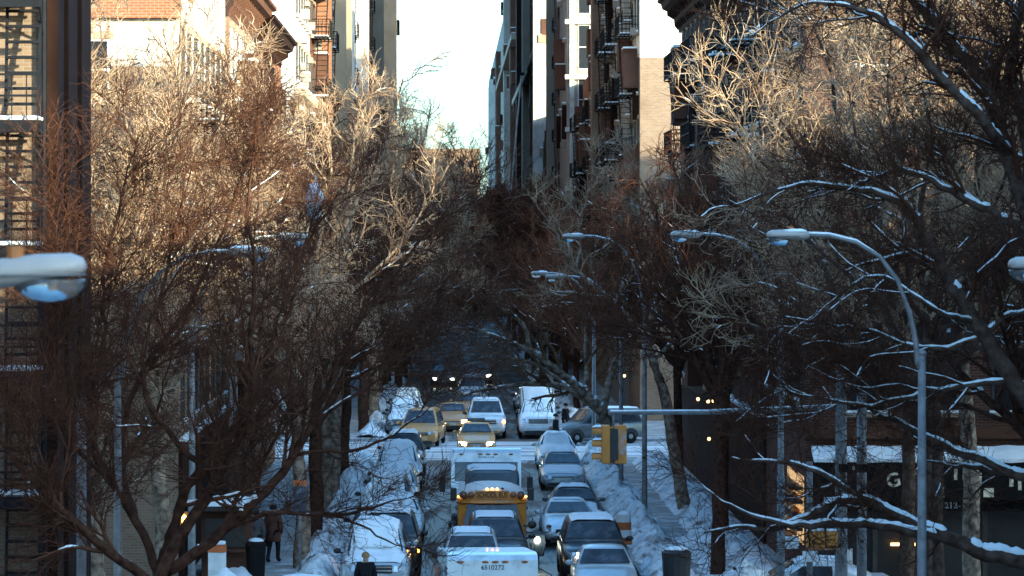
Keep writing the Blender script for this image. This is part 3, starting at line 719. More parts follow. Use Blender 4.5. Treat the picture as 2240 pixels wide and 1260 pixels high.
# near left tree: dark limbs sweeping up to the right
d = 75
A = [
 (px(d, (345, 1560), (348, 1400), (352, 1260)), [0.21, 0.18, 0.16]),
 (px(d, (352, 1262), (377, 1160), (410, 1053), (457, 1013), (497, 970), (523, 907), (547, 840), (593, 753, 1), (617, 660, 1), (633, 600, 1.5), (690, 500, 2), (740, 420, 2)), [0.12, 0.11, 0.1, 0.085, 0.075, 0.065, 0.06, 0.05, 0.045, 0.035, 0.03, 0.015]),
 (px(d, (350, 1265, -1), (390, 1173, -1), (433, 1117, -1), (467, 1060, -1), (493, 1013, -1.5), (540, 940, -2), (560, 850, -2), (545, 740, -2), (560, 600, -2), (540, 440, -2), (560, 300, -2)), [0.13, 0.12, 0.11, 0.1, 0.085, 0.07, 0.06, 0.05, 0.04, 0.03, 0.012]),
 (px(d, (365, 1250), (480, 1173, 1), (547, 1107, 1), (613, 1040, 2), (643, 997, 2), (680, 923, 2), (720, 840, 2), (775, 720, 2), (860, 600, 2), (960, 480, 2), (1055, 425, 2)), [0.12, 0.105, 0.1, 0.09, 0.085, 0.07, 0.06, 0.045, 0.03, 0.02, 0.01]),
 (px(d, (350, 1262), (330, 1210), (270, 1090), (225, 1035), (190, 980), (200, 860), (230, 740), (225, 600), (260, 450), (300, 300)), [0.1, 0.09, 0.08, 0.07, 0.06, 0.05, 0.04, 0.035, 0.025, 0.012]),
 (px(d, (340, 1280, -2), (200, 1180, -3), (120, 1100, -3), (60, 1040, -3), (-10, 960, -3), (-40, 850, -3)), [0.1, 0.085, 0.075, 0.065, 0.05, 0.03]),
 (px(d, (430, 1200, 1), (480, 1160, 1), (580, 1123, 1), (740, 1127, 1), (800, 1117, 1), (845, 1100, 1), (885, 1092, 1)), [0.06, 0.055, 0.045, 0.038, 0.03, 0.022, 0.01], 0.24),
 (px(d, (620, 1122, 1), (700, 1125, 1), (767, 1137, 1), (847, 1183, 1), (905, 1205, 1)), [0.03, 0.028, 0.025, 0.018, 0.008], 0.16),
 (px(d, (300, 1150, 1), (260, 1000, 2), (280, 880, 2), (330, 780, 2), (400, 690, 2), (470, 560, 2), (520, 420, 2), (560, 250, 2)), [0.07, 0.065, 0.06, 0.052, 0.045, 0.035, 0.025, 0.012]),
 (px(d, (643, 997, 2), (700, 990, 2), (780, 985, 2), (850, 960, 2), (905, 915, 2), (960, 880, 2)), [0.045, 0.04, 0.035, 0.028, 0.018, 0.008], 0.25),
 (px(d, (470, 1050, -1), (380, 960, -1), (320, 890, -2), (310, 760, -2), (360, 620, -2), (380, 480, -2), (430, 330, -2)), [0.06, 0.055, 0.05, 0.04, 0.032, 0.022, 0.01]),
 (px(d, (680, 923, 2), (760, 880, 2), (840, 820, 2), (920, 760, 2), (990, 700, 2)), [0.045, 0.038, 0.028, 0.018, 0.008]),
 (px(d, (225, 1035), (140, 960, -1), (110, 860, -1), (150, 700, -1), (120, 540, -1), (140, 380, -1)), [0.05, 0.045, 0.04, 0.032, 0.022, 0.01]),
]
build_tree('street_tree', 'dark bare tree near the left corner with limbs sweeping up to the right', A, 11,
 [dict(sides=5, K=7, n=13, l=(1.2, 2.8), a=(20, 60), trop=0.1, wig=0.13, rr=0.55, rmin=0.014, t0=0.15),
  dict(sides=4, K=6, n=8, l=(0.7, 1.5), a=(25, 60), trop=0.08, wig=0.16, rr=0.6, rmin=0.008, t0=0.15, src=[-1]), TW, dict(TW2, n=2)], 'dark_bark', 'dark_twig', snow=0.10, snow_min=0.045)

# near right tree: grey limbs with snow, trunk just outside the frame
d = 72
B = [
 (px(d, (2330, 1720), (2325, 1450), (2318, 1230), (2310, 1000), (2300, 760), (2280, 560)), [0.3, 0.26, 0.23, 0.2, 0.17, 0.14]),
 (px(d, (2305, 950), (2240, 865), (2190, 790), (2130, 700), (2080, 620), (2050, 565), (2005, 475), (1960, 435), (1900, 415), (1840, 405), (1765, 400), (1680, 420), (1600, 450)), [0.16, 0.15, 0.145, 0.135, 0.12, 0.11, 0.09, 0.07, 0.05, 0.045, 0.04, 0.025, 0.01]),
 (px(d, (2285, 600, 1), (2230, 420, 1), (2205, 330, 1), (2150, 180, 1), (2060, 60, 1), (2000, 0, 1), (1950, -60, 1)), [0.17, 0.14, 0.13, 0.11, 0.09, 0.075, 0.06]),
 (px(d, (2205, 335, 1), (2170, 285, 0), (2110, 220, 0), (2050, 160, 0), (1990, 90, 0), (1930, 40, 0), (1860, 10, 0), (1770, 5, 0), (1690, 45, 0), (1640, 80, 0)), [0.1, 0.095, 0.09, 0.085, 0.075, 0.055, 0.04, 0.03, 0.02, 0.01]),
 (px(d, (2318, 1260, -1), (2240, 1228, -1), (2150, 1210, -1), (2060, 1172, -1), (2000, 1150, -1), (1930, 1110, -1), (1870, 1090, -1), (1810, 1105, -1), (1750, 1140, -1), (1680, 1160, -1), (1600, 1150, -1), (1540, 1165, -1)), [0.17, 0.15, 0.13, 0.12, 0.1, 0.085, 0.075, 0.07, 0.06, 0.045, 0.03, 0.012]),
 (px(d, (2062, 1176, -1), (1985, 1165, -1.3), (1900, 1146, -1.3), (1820, 1142, -1.3), (1765, 1147, -1.3), (1735, 1152, -1.3), (1640, 1130, -1.3), (1560, 1080, -1.3)), [0.085, 0.08, 0.075, 0.07, 0.065, 0.05, 0.03, 0.012]),
 (px(d, (1935, 1112, -1), (1880, 1085, -1), (1820, 1050, -1), (1770, 1020, -1), (1700, 1010, -1), (1600, 1000, -1)), [0.06, 0.055, 0.05, 0.045, 0.03, 0.012]),
 (px(d, (2150, 735, 0), (2090, 760, 0), (2020, 765, 0), (1960, 745, 0), (1900, 722, 0), (1840, 715, 0), (1775, 706, 0), (1690, 720, 0)), [0.05, 0.045, 0.04, 0.036, 0.033, 0.03, 0.025, 0.01]),
 (px(d, (2150, 738, 0), (2200, 690, 0), (2245, 680, 0)), [0.06, 0.05, 0.04]),
 (px(d, (2130, 705, 0), (2060, 690, -1), (1990, 640, -1), (1920, 590, -1), (1840, 640, -1), (1770, 700, -1)), [0.05, 0.045, 0.036, 0.03, 0.02, 0.01]),
 (px(d, (2300, 520, 1), (2215, 490, 1), (2150, 455, 1), (2090, 425, 1), (2020, 385, 1), (1960, 370, 1), (1880, 400, 1), (1790, 430, 1)), [0.09, 0.08, 0.075, 0.065, 0.05, 0.04, 0.025, 0.01]),
 (px(d, (2308, 1060, 1), (2200, 1035, 1), (2150, 1000, 1), (2080, 985, 1), (2010, 950, 1), (1955, 915, 1), (1880, 890, 1), (1800, 870, 1)), [0.1, 0.09, 0.08, 0.07, 0.06, 0.045, 0.03, 0.01]),
 (px(d, (2308, 1090, 2), (2240, 1035, 2), (2180, 1035, 2), (2140, 1020, 2), (2090, 1020, 2), (2020, 1010, 2)), [0.08, 0.075, 0.065, 0.05, 0.035, 0.012]),
 (px(d, (2280, 560, 2), (2240, 260, 2), (2200, 130, 2), (2240, 20, 2), (2230, -80, 2)), [0.13, 0.1, 0.09, 0.075, 0.05]),
 (px(d, (2200, 330, 1), (2170, 200, 1.5), (2190, 110, 2), (2235, 60, 2)), [0.06, 0.05, 0.045, 0.03]),
 (px(d, (2305, 860, 0), (2200, 830, 0), (2100, 850, 0), (2010, 860, 0), (1900, 890, 0), (1780, 870, 0), (1690, 850, 0)), [0.06, 0.055, 0.05, 0.042, 0.03, 0.02, 0.01]),
]
B = [(p_, [q * 1.1 for q in r_], 0.38 if i_ in (4, 5, 6, 11, 12) else 1.0) for i_, (p_, r_) in enumerate(B)]
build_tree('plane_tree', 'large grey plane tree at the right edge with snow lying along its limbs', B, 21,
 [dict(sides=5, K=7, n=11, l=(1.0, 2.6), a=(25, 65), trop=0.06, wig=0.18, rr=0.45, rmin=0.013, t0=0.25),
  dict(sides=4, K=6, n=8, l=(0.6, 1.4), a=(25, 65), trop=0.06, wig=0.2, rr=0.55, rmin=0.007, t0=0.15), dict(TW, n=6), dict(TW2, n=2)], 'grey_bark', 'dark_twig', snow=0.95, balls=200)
bk = bpy.data.materials['bark']

# forked plane tree on the right pavement
d = 140
C_ = [
 (px(d, (1500, 1125), (1478, 1000), (1455, 860), (1428, 790), (1412, 745)), [0.26, 0.22, 0.19, 0.17, 0.16]),
 (px(d, (1412, 745), (1390, 712), (1330, 650), (1290, 620), (1258, 590), (1230, 545), (1215, 500), (1185, 465), (1160, 430)), [0.13, 0.125, 0.115, 0.1, 0.085, 0.06, 0.045, 0.03, 0.012]),
 (px(d, (1412, 748), (1425, 690), (1468, 640), (1462, 560), (1450, 520), (1470, 440), (1495, 370)), [0.12, 0.11, 0.095, 0.075, 0.06, 0.04, 0.015]),
 (px(d, (1258, 592), (1272, 540, 1), (1265, 490, 1), (1290, 420, 1), (1300, 350, 1)), [0.06, 0.055, 0.045, 0.03, 0.012]),
 (px(d, (1330, 652), (1290, 645, -1), (1230, 640, -1), (1190, 635, -1)), [0.05, 0.045, 0.03, 0.012]),
 (px(d, (1428, 790), (1480, 740, 1), (1540, 680, 1), (1580, 640, 1), (1600, 560, 1)), [0.09, 0.08, 0.065, 0.045, 0.015]),
 (px(d, (1425, 690), (1440, 620, 2), (1395, 540, 2), (1400, 440, 2), (1370, 350, 2)), [0.06, 0.055, 0.045, 0.03, 0.012]),
 (px(d, (1450, 522), (1420, 470, -1), (1390, 450, -1), (1350, 410, -1)), [0.05, 0.042, 0.03, 0.012]),
]
SPM = [dict(sides=5, K=7, n=9, l=(1.1, 2.5), a=(25, 58), trop=0.15, wig=0.2, rr=0.55, rmin=0.024, t0=0.22),
       dict(sides=4, K=6, n=7, l=(0.6, 1.4), a=(25, 62), trop=0.14, wig=0.24, rr=0.6, rmin=0.015, t0=0.15), dict(TW, n=7, rmin=0.011, l=(0.4, 0.95), wig=0.28), dict(TW2, n=1, rmin=0.009)]
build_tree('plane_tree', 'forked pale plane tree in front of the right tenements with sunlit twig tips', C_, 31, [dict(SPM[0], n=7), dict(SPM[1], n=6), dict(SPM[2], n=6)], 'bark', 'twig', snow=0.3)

# tree leaning over the carriageway from the right
d = 166
D_ = [
 (px(d, (1345, 1031), (1335, 960), (1318, 900)), [0.3, 0.27, 0.24]),
 (px(d, (1318, 900), (1280, 860), (1220, 810), (1160, 765), (1100, 742), (1040, 722), (980, 715)), [0.2, 0.17, 0.14, 0.11, 0.08, 0.05, 0.02]),
 (px(d, (1160, 765), (1150, 710), (1080, 660), (1062, 600), (1030, 540)), [0.09, 0.08, 0.06, 0.04, 0.015]),
 (px(d, (1322, 905, 2), (1270, 860, 3), (1200, 838, 3), (1120, 842, 3), (1050, 855, 3), (1000, 870, 3)), [0.2, 0.17, 0.12, 0.08, 0.045, 0.015]),
 (px(d, (1280, 862), (1285, 790, 1), (1280, 730, 1), (1300, 640, 1), (1290, 560, 1)), [0.1, 0.09, 0.07, 0.05, 0.02]),
 (px(d, (1318, 900, 1), (1340, 800, 2), (1370, 700, 2), (1360, 600, 2), (1380, 500, 2)), [0.16, 0.13, 0.1, 0.07, 0.02]),
 (px(d, (1240, 845, 3), (1180, 800, 4), (1120, 780, 4), (1060, 790, 4), (1010, 800, 4)), [0.08, 0.07, 0.05, 0.03, 0.012]),
]
D_ = [(p_, [q * 1.2 for q in r_]) for p_, r_ in D_]
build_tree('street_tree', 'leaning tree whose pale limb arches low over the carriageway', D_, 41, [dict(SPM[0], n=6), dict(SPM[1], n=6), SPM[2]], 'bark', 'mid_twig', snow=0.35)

# sunlit tree left of the middle
d = 150
E_ = [
 (px(d, (728, 1083), (735, 900), (742, 720), (750, 640)), [0.28, 0.23, 0.19, 0.17]),
 (px(d, (750, 642), (762, 560), (760, 480), (790, 380), (812, 290), (820, 230)), [0.14, 0.12, 0.1, 0.07, 0.04, 0.015]),
 (px(d, (745, 680), (720, 600), (690, 500), (665, 400), (640, 300), (625, 250)), [0.13, 0.11, 0.09, 0.065, 0.035, 0.015]),
 (px(d, (752, 650), (800, 585), (850, 555), (900, 500), (950, 430), (985, 390)), [0.12, 0.1, 0.08, 0.06, 0.035, 0.015]),
 (px(d, (742, 720), (800, 690), (870, 640), (930, 600), (990, 540), (1020, 480)), [0.12, 0.1, 0.08, 0.06, 0.035, 0.015]),
 (px(d, (740, 760), (680, 680, 2), (620, 620, 2), (590, 540, 2), (560, 450, 2), (545, 380, 2)), [0.12, 0.1, 0.085, 0.06, 0.035, 0.015]),
 (px(d, (755, 600), (735, 520, -2), (740, 430, -2), (720, 350, -2), (735, 270, -2)), [0.1, 0.085, 0.07, 0.045, 0.015]),
 (px(d, (745, 700, 1), (820, 690, 1), (900, 680, 1), (950, 690, 1), (1000, 660, 1)), [0.09, 0.08, 0.06, 0.04, 0.015]),
 (px(d, (800, 585), (850, 480, 1), (880, 400, 1), (900, 320, 1)), [0.06, 0.05, 0.035, 0.015]),
]
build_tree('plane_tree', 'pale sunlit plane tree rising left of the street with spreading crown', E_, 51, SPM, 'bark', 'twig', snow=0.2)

# sunlit tree on the cross street in front of the corner shop
d = 104
G_ = [
 (px(d, (2128, 1330), (2120, 1000), (2100, 700), (2075, 480), (2060, 370)), [0.26, 0.22, 0.18, 0.14, 0.12]),
 (px(d, (2060, 372), (2030, 320), (2022, 240), (2030, 180), (2010, 120), (1985, 50), (1960, -20)), [0.1, 0.09, 0.08, 0.07, 0.055, 0.04, 0.03]),
 (px(d, (2045, 345), (1990, 290), (1930, 225), (1880, 170), (1830, 110), (1790, 60), (1760, 10)), [0.085, 0.075, 0.065, 0.055, 0.042, 0.03, 0.012]),
 (px(d, (2058, 365), (2000, 305), (1945, 288), (1870, 305), (1800, 300), (1720, 280)), [0.08, 0.07, 0.06, 0.045, 0.03, 0.012]),
 (px(d, (1935, 228), (1880, 215), (1800, 200), (1740, 160), (1690, 150)), [0.05, 0.045, 0.035, 0.025, 0.012]),
 (px(d, (2075, 480), (2000, 420, 1), (1920, 390, 1), (1840, 400, 1), (1760, 380, 1), (1680, 330, 1)), [0.08, 0.07, 0.06, 0.045, 0.03, 0.012]),
 (px(d, (2022, 240), (1990, 180, -1), (1960, 110, -1), (1900, 40, -1), (1880, -20, -1)), [0.05, 0.045, 0.035, 0.025, 0.012]),
 (px(d, (2070, 440), (2130, 330, 1), (2170, 220, 1), (2180, 100, 1), (2200, 0, 1)), [0.08, 0.07, 0.05, 0.035, 0.015]),
 (px(d, (2090, 620), (2000, 560, 0), (1900, 540, 0), (1800, 500, 0), (1700, 480, 0), (1620, 430, 0)), [0.09, 0.08, 0.065, 0.045, 0.03, 0.012]),
 (px(d, (2100, 700), (2000, 680, 1), (1880, 660, 1), (1780, 600, 1), (1680, 590, 1)), [0.09, 0.075, 0.055, 0.035, 0.012]),
 (px(d, (2108, 800), (2190, 700, -1), (2240, 600, -1), (2260, 480, -1)), [0.09, 0.075, 0.055, 0.02]),
]
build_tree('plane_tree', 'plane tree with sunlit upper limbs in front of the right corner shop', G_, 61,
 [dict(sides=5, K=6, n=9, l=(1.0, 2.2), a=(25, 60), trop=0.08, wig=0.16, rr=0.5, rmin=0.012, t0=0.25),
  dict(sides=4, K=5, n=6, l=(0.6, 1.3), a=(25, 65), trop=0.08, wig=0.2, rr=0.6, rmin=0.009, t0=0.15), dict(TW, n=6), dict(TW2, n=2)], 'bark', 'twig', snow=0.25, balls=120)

# generic bare street trees
def generic(seed, label, H=15.0, spread=5.0, fork=3.6, nl=6, bark='bark', twig='twig', snow=0.12, loc=(0, 0, 0), group=None, coarse=False):
    rnd = random.Random(seed)
    L0 = Vector(loc)
    limbs = [([L0, L0 + Vector((0.05, 0.05, fork * 0.5)), L0 + Vector((rnd.uniform(-.2, .2), 0.1, fork)), L0 + Vector((rnd.uniform(-.3, .3), 0.1, fork + 1.4))], [0.27, 0.22, 0.19, 0.15])]
    for i in range(nl):
        a = 2 * math.pi * (i + rnd.uniform(-.3, .3)) / nl; s = spread * rnd.uniform(0.6, 1.0); hh = H * rnd.uniform(0.8, 1.0)
        if i % 3 == 0: s *= 0.45; hh = H
        z0 = fork + rnd.uniform(-0.3, 1.3); p = []
        for k in range(7):
            t = k / 6
            rad = s * (t ** 0.8)
            p.append(L0 + Vector((math.cos(a) * rad + rnd.uniform(-.25, .25) * (k > 0), math.sin(a) * rad + rnd.uniform(-.25, .25) * (k > 0), z0 + (hh - z0 - 1.2) * t ** 0.95)))
        limbs.append((p, rr_(0.15, 0.022, 7)))
        if i % 2 == 0:
            a2 = a + rnd.uniform(-.9, .9); q = p[2]; s2 = spread * 0.8
            limbs.append(([q, q + Vector((math.cos(a2) * s2 * .3, math.sin(a2) * s2 * .3, 1.0)), q + Vector((math.cos(a2) * s2 * .6, math.sin(a2) * s2 * .6, 2.0)), q + Vector((math.cos(a2) * s2 * .9, math.sin(a2) * s2 * .9, 3.6))], [0.07, 0.055, 0.04, 0.015]))
        if i % 2 == 1:
            a2 = a + rnd.uniform(-.6, .6); q = p[1]; s2 = spread * 0.9
            limbs.append(([q, q + Vector((math.cos(a2) * s2 * .35, math.sin(a2) * s2 * .35, 0.5)), q + Vector((math.cos(a2) * s2 * .7, math.sin(a2) * s2 * .7, 0.8)), q + Vector((math.cos(a2) * s2 * 1.05, math.sin(a2) * s2 * 1.05, 1.6))], [0.07, 0.055, 0.04, 0.015]))
    if coarse: return build_tree('street_tree', label, limbs, seed, [dict(sides=5, K=5, n=9, l=(1.3, 3.0), a=(22, 60), trop=0.1, wig=0.2, rr=0.6, rmin=0.05, t0=0.15), dict(sides=4, K=4, n=7, l=(0.8, 1.8), a=(25, 65), trop=0.08, wig=0.26, rr=0.7, rmin=0.04, t0=0.1), dict(TW, K=3, n=5, rmin=0.032, l=(0.6, 1.2))], bark, twig, snow=0, group=group)
    return build_tree('street_tree', label, limbs, seed, [dict(sides=5, K=7, n=8, l=(1.3, 2.9), a=(22, 58), trop=0.12, wig=0.2, rr=0.55, rmin=0.024, t0=0.2),
       dict(sides=4, K=6, n=6, l=(0.7, 1.7), a=(25, 62), trop=0.12, wig=0.26, rr=0.6, rmin=0.018, t0=0.15), dict(TW, n=6, rmin=0.013, l=(0.4, 0.95), wig=0.3)], bark, twig, snow=snow, group=group)
TG = 'bare trees lining the street'
LX, RX = -4.6, 7.0
protos = []
spots = []   # (x, y, proto, scale, rot)
for i, y in enumerate((117, 128, 139, 161)): spots.append((LX, y, i % 4, 1.0 + 0.05 * (i % 3), 'left kerb, %s past the near crossing' % ORD[i]))
for i, y in enumerate((199, 211, 224, 238, 254, 272, 292, 315, 342, 372, 405, 445, 490)): spots.append((LX + 0.3 * math.sin(i * 2.1), y, (i + 1) % 4, (1.3 if y in (224, 238) else 1.12) + 0.07 * math.sin(i * 1.7), 'left kerb, %s past the far crossing' % ORD[i]))
for i, (x, y, sc) in enumerate(((7.9, 114.5, 0.85), (8.9, 127, 0.78), (8.8, 149, 0.8))): spots.append((x, y, 6, sc, 'right kerb, %s past the near crossing' % ORD[i]))
for i, y in enumerate((198, 209, 221, 235, 250, 268, 288, 310, 335, 365, 400, 440, 490)): spots.append((RX + 0.3 * math.sin(i * 1.3), y, (1, 3)[i % 2], (0.82 if y < 300 else 1.0) + 0.06 * math.sin(i * 2.7), 'right kerb, %s past the far crossing' % ORD[i]))
for i, (x, y) in enumerate(((-11.5, 109.5), (-16.5, 109.8))): spots.append((x, y, i, 0.95, ('left side street, %s from the corner' % ORD[i])))
for i, (x, y) in enumerate(((13.0, 110), (19.5, 109.5), (-12, 87.5))): spots.append((x, y, (5, 6, 3)[i], (0.9, 0.95, 0.85)[i], ('shop front side, %s from the corner' % ORD[i]) if i < 2 else 'near left house wall'))
for i, (x, y, sc) in enumerate(((-9.5, 102.5, 1.1), (-13.0, 96, 1.15), (-17, 104, 1.2), (-10.8, 99, 1.12), (-8.2, 108.5, 1.12))): spots.append((x, y, (0, 2, 2, 2, 0)[i], sc, 'dense left corner thicket, %s from the street' % ORD[i]))
for i, (x, y, sc) in enumerate(((-10.5, 88, 0.8), (-12.5, 103, 0.8))): spots.append((x, y, 4, sc, 'low-branched left corner thicket, %s from the dark house' % ORD[i]))
for i, (x, y, sc) in enumerate(((12.2, 97, 1.1), (15.5, 102, 1.2), (18, 98, 1.2))): spots.append((x, y, 5, sc * 0.95, 'dense right corner thicket, %s from the shop' % ORD[i]))
for i, (x, y, sc) in enumerate(((12.9, 83, 0.85), (11.6, 95, 0.95))): spots.append((x, y, (6, 5)[i], sc, 'high-branched right corner thicket, %s from the lamp' % ORD[i]))
for i, y in enumerate((246, 275, 300, 330, 360, 395, 430)): spots.append((LX + 1.1, y, 7 if y > 270 else 1, 1.05, 'left tunnel row, %s one arching over the far carriageway' % ORD[i]))
for i, y in enumerate((258, 282, 305, 340, 372, 410)): spots.append((RX - 1.0, y, 7 if y > 270 else 3, 0.98, 'right tunnel row, %s one arching over the far carriageway' % ORD[i]))
for i, (x, y) in enumerate(((-7, 505), (-3.5, 512), (0, 505), (3, 515), (6.5, 506), (9.5, 512), (-1, 540), (4, 545), (-5.5, 538), (8, 540))): spots.append((x, y, 7, 1.15, 'added far row that darkens the tunnel, %s from its left end' % ORD[i]))  # trees added to darken the open far end of the tunnel
made = {}
for k, (x, y, pi, sc, where) in enumerate(spots):
    lab = 'bare street tree on the ' + where if 'house' not in where else 'bare street tree beside the ' + where
    if pi not in made:
        made[pi] = generic(100 + pi, lab, H=(15.5, 14.5, 16, 15, 13.5, 16.5, 16, 14.5)[pi], spread=(5.0, 5.4, 4.8, 5.2, 4.6, 5, 5, 5.6)[pi], nl=(6, 7, 6, 7, 10, 7, 7, 9)[pi], coarse=(pi == 7), fork=(3.6, 3.6, 3.6, 3.6, 2.4, 6.0, 6.0, 2.6)[pi], bark=('bark', 'dark_bark', 'bark', 'dark_bark', 'dark_bark', 'grey_bark', 'dark_bark', 'dark_bark')[pi], twig=('twig', 'dark_twig', 'twig', 'dark_twig', 'dark_twig', 'twig', 'dark_twig', 'dark_twig')[pi], group=TG)
        o = made[pi]; o.location = (x, y, 0.1); o.scale = (sc, sc, sc)
    else:
        copy_tree(made[pi], lab, (x, y, 0.1), k * 2.4, (sc, sc, sc * (1 + 0.05 * math.sin(k))), TG)

# ------------------------------------------------------------------ vehicles
def ring(y, hw, zb, zt, sh=0.10, crown=0.03):
    """closed cross-section of a lower body at length y"""
    h = [(0.0, zb), (hw * 0.86, zb), (hw * 0.97, zb + 0.10), (hw, zb + 0.28 * (zt - zb) + 0.06), (hw * 0.985, zt - sh), (hw * 0.93, zt - 0.03), (hw * 0.6, zt + crown * 0.6), (0.0, zt + crown)]
    return [(x, y, z) for x, z in h] + [(-x, y, z) for x, z in h[-2:0:-1]]
def wheel(par, x, y, r=0.33, wd=0.2):
    s = 1 if x > 0 else -1
    b = MB(); n = 18
    prof = [(0.0, r * 0.62), (0.02, r * 0.9), (0.05, r), (wd - 0.05, r), (wd - 0.02, r * 0.9), (wd, r * 0.62)]
    b.loft([[(x + s * (p - wd), y + q * math.cos(2 * math.pi * j / n), r + q * math.sin(2 * math.pi * j / n)) for j in range(n)] for p, q in prof])
    w_ = obj('wheel', b.mesh('wheel', 'rubber', True), par)
    rm = MB(); xo = x - s * 0.015
    rm.loft([[(xo, y + q * math.cos(2 * math.pi * j / 10), r + q * math.sin(2 * math.pi * j / 10)) for j in range(10)] for q in (r * 0.6,)] + [[(xo + s * 0.02, y + r * .25 * math.cos(2 * math.pi * j / 10), r + r * .25 * math.sin(2 * math.pi * j / 10)) for j in range(10)]])
    rm.build('rim', 'rim', w_)
def snow_strip(par, prof, t, seed, name='snow', m='snow', nx=9):
    """snow lying on a side profile [(y, z, half width)]"""
    b = MB(); rows = []
    P2 = []
    for (a, c) in zip(prof[:-1], prof[1:]):
        for k in range(4):
            q = k / 4; P2.append(tuple(a[i] * (1 - q) + c[i] * q for i in range(3)))
    P2.append(prof[-1]); n = len(P2)
    for i, (y, z, hw) in enumerate(P2):
        row = []; e = min(1.0, min(i, n - 1 - i) / 1.5 + 0.1)
        dy = P2[min(i + 1, n - 1)][0] - P2[max(i - 1, 0)][0]; dz = P2[min(i + 1, n - 1)][1] - P2[max(i - 1, 0)][1]
        l = math.hypot(dy, dz) + 1e-6; ny, nz = -dz / l, dy / l
        for j in range(nx):
            u = -1 + 2 * j / (nx - 1)
            q = (1 - abs(u) ** 6) * e
            tt = t * q * (0.8 + 0.5 * mnoise.noise(Vector((u * 2.1, y * 1.9, seed)))) + 0.012
            row.append((u * hw * (0.97 + 0.04 * mnoise.noise(Vector((y * 3, u, seed)))), y + ny * tt, z + nz * tt - (0.05 if abs(u) == 1 else 0)))
        rows.append(row)
    b.loft(rows, closed=False)
    o = b.build(name, m, par, smooth=True); return o

KINDS_ = {
 # L, W, H, hood height front/back, cowl y, roof y0, roof y1, rear glass base y, belt, deck height, wheel r
 'sedan': dict(L=4.7, W=1.80, H=1.45, hf=0.66, hb=0.95, cy=1.25, r0=2.0, r1=3.25, ry=4.05, belt=0.93, deck=1.05, wr=0.32, wt=0.60),
 'suv':   dict(L=4.7, W=1.88, H=1.78, hf=0.88, hb=1.08, cy=1.15, r0=1.75, r1=4.35, ry=4.66, belt=1.06, deck=1.1, wr=0.36, wt=0.64),
 'bigsuv': dict(L=5.1, W=2.00, H=1.92, hf=1.02, hb=1.18, cy=1.30, r0=1.85, r1=4.8, ry=5.06, belt=1.14, deck=1.15, wr=0.39, wt=0.70),
 'pickup': dict(L=5.5, W=2.00, H=1.86, hf=1.05, hb=1.17, cy=1.45, r0=2.0, r1=3.6, ry=3.9, belt=1.15, deck=1.2, wr=0.39, wt=0.70),
 'van':   dict(L=5.3, W=1.95, H=2.66, hf=0.95, hb=1.15, cy=0.75, r0=1.45, r1=5.1, ry=5.28, belt=1.12, deck=1.2, wr=0.36, wt=0.88),
 'minivan': dict(L=5.0, W=1.95, H=1.78, hf=0.80, hb=1.05, cy=0.9, r0=1.75, r1=4.6, ry=4.96, belt=1.02, deck=1.1, wr=0.33, wt=0.66),
}
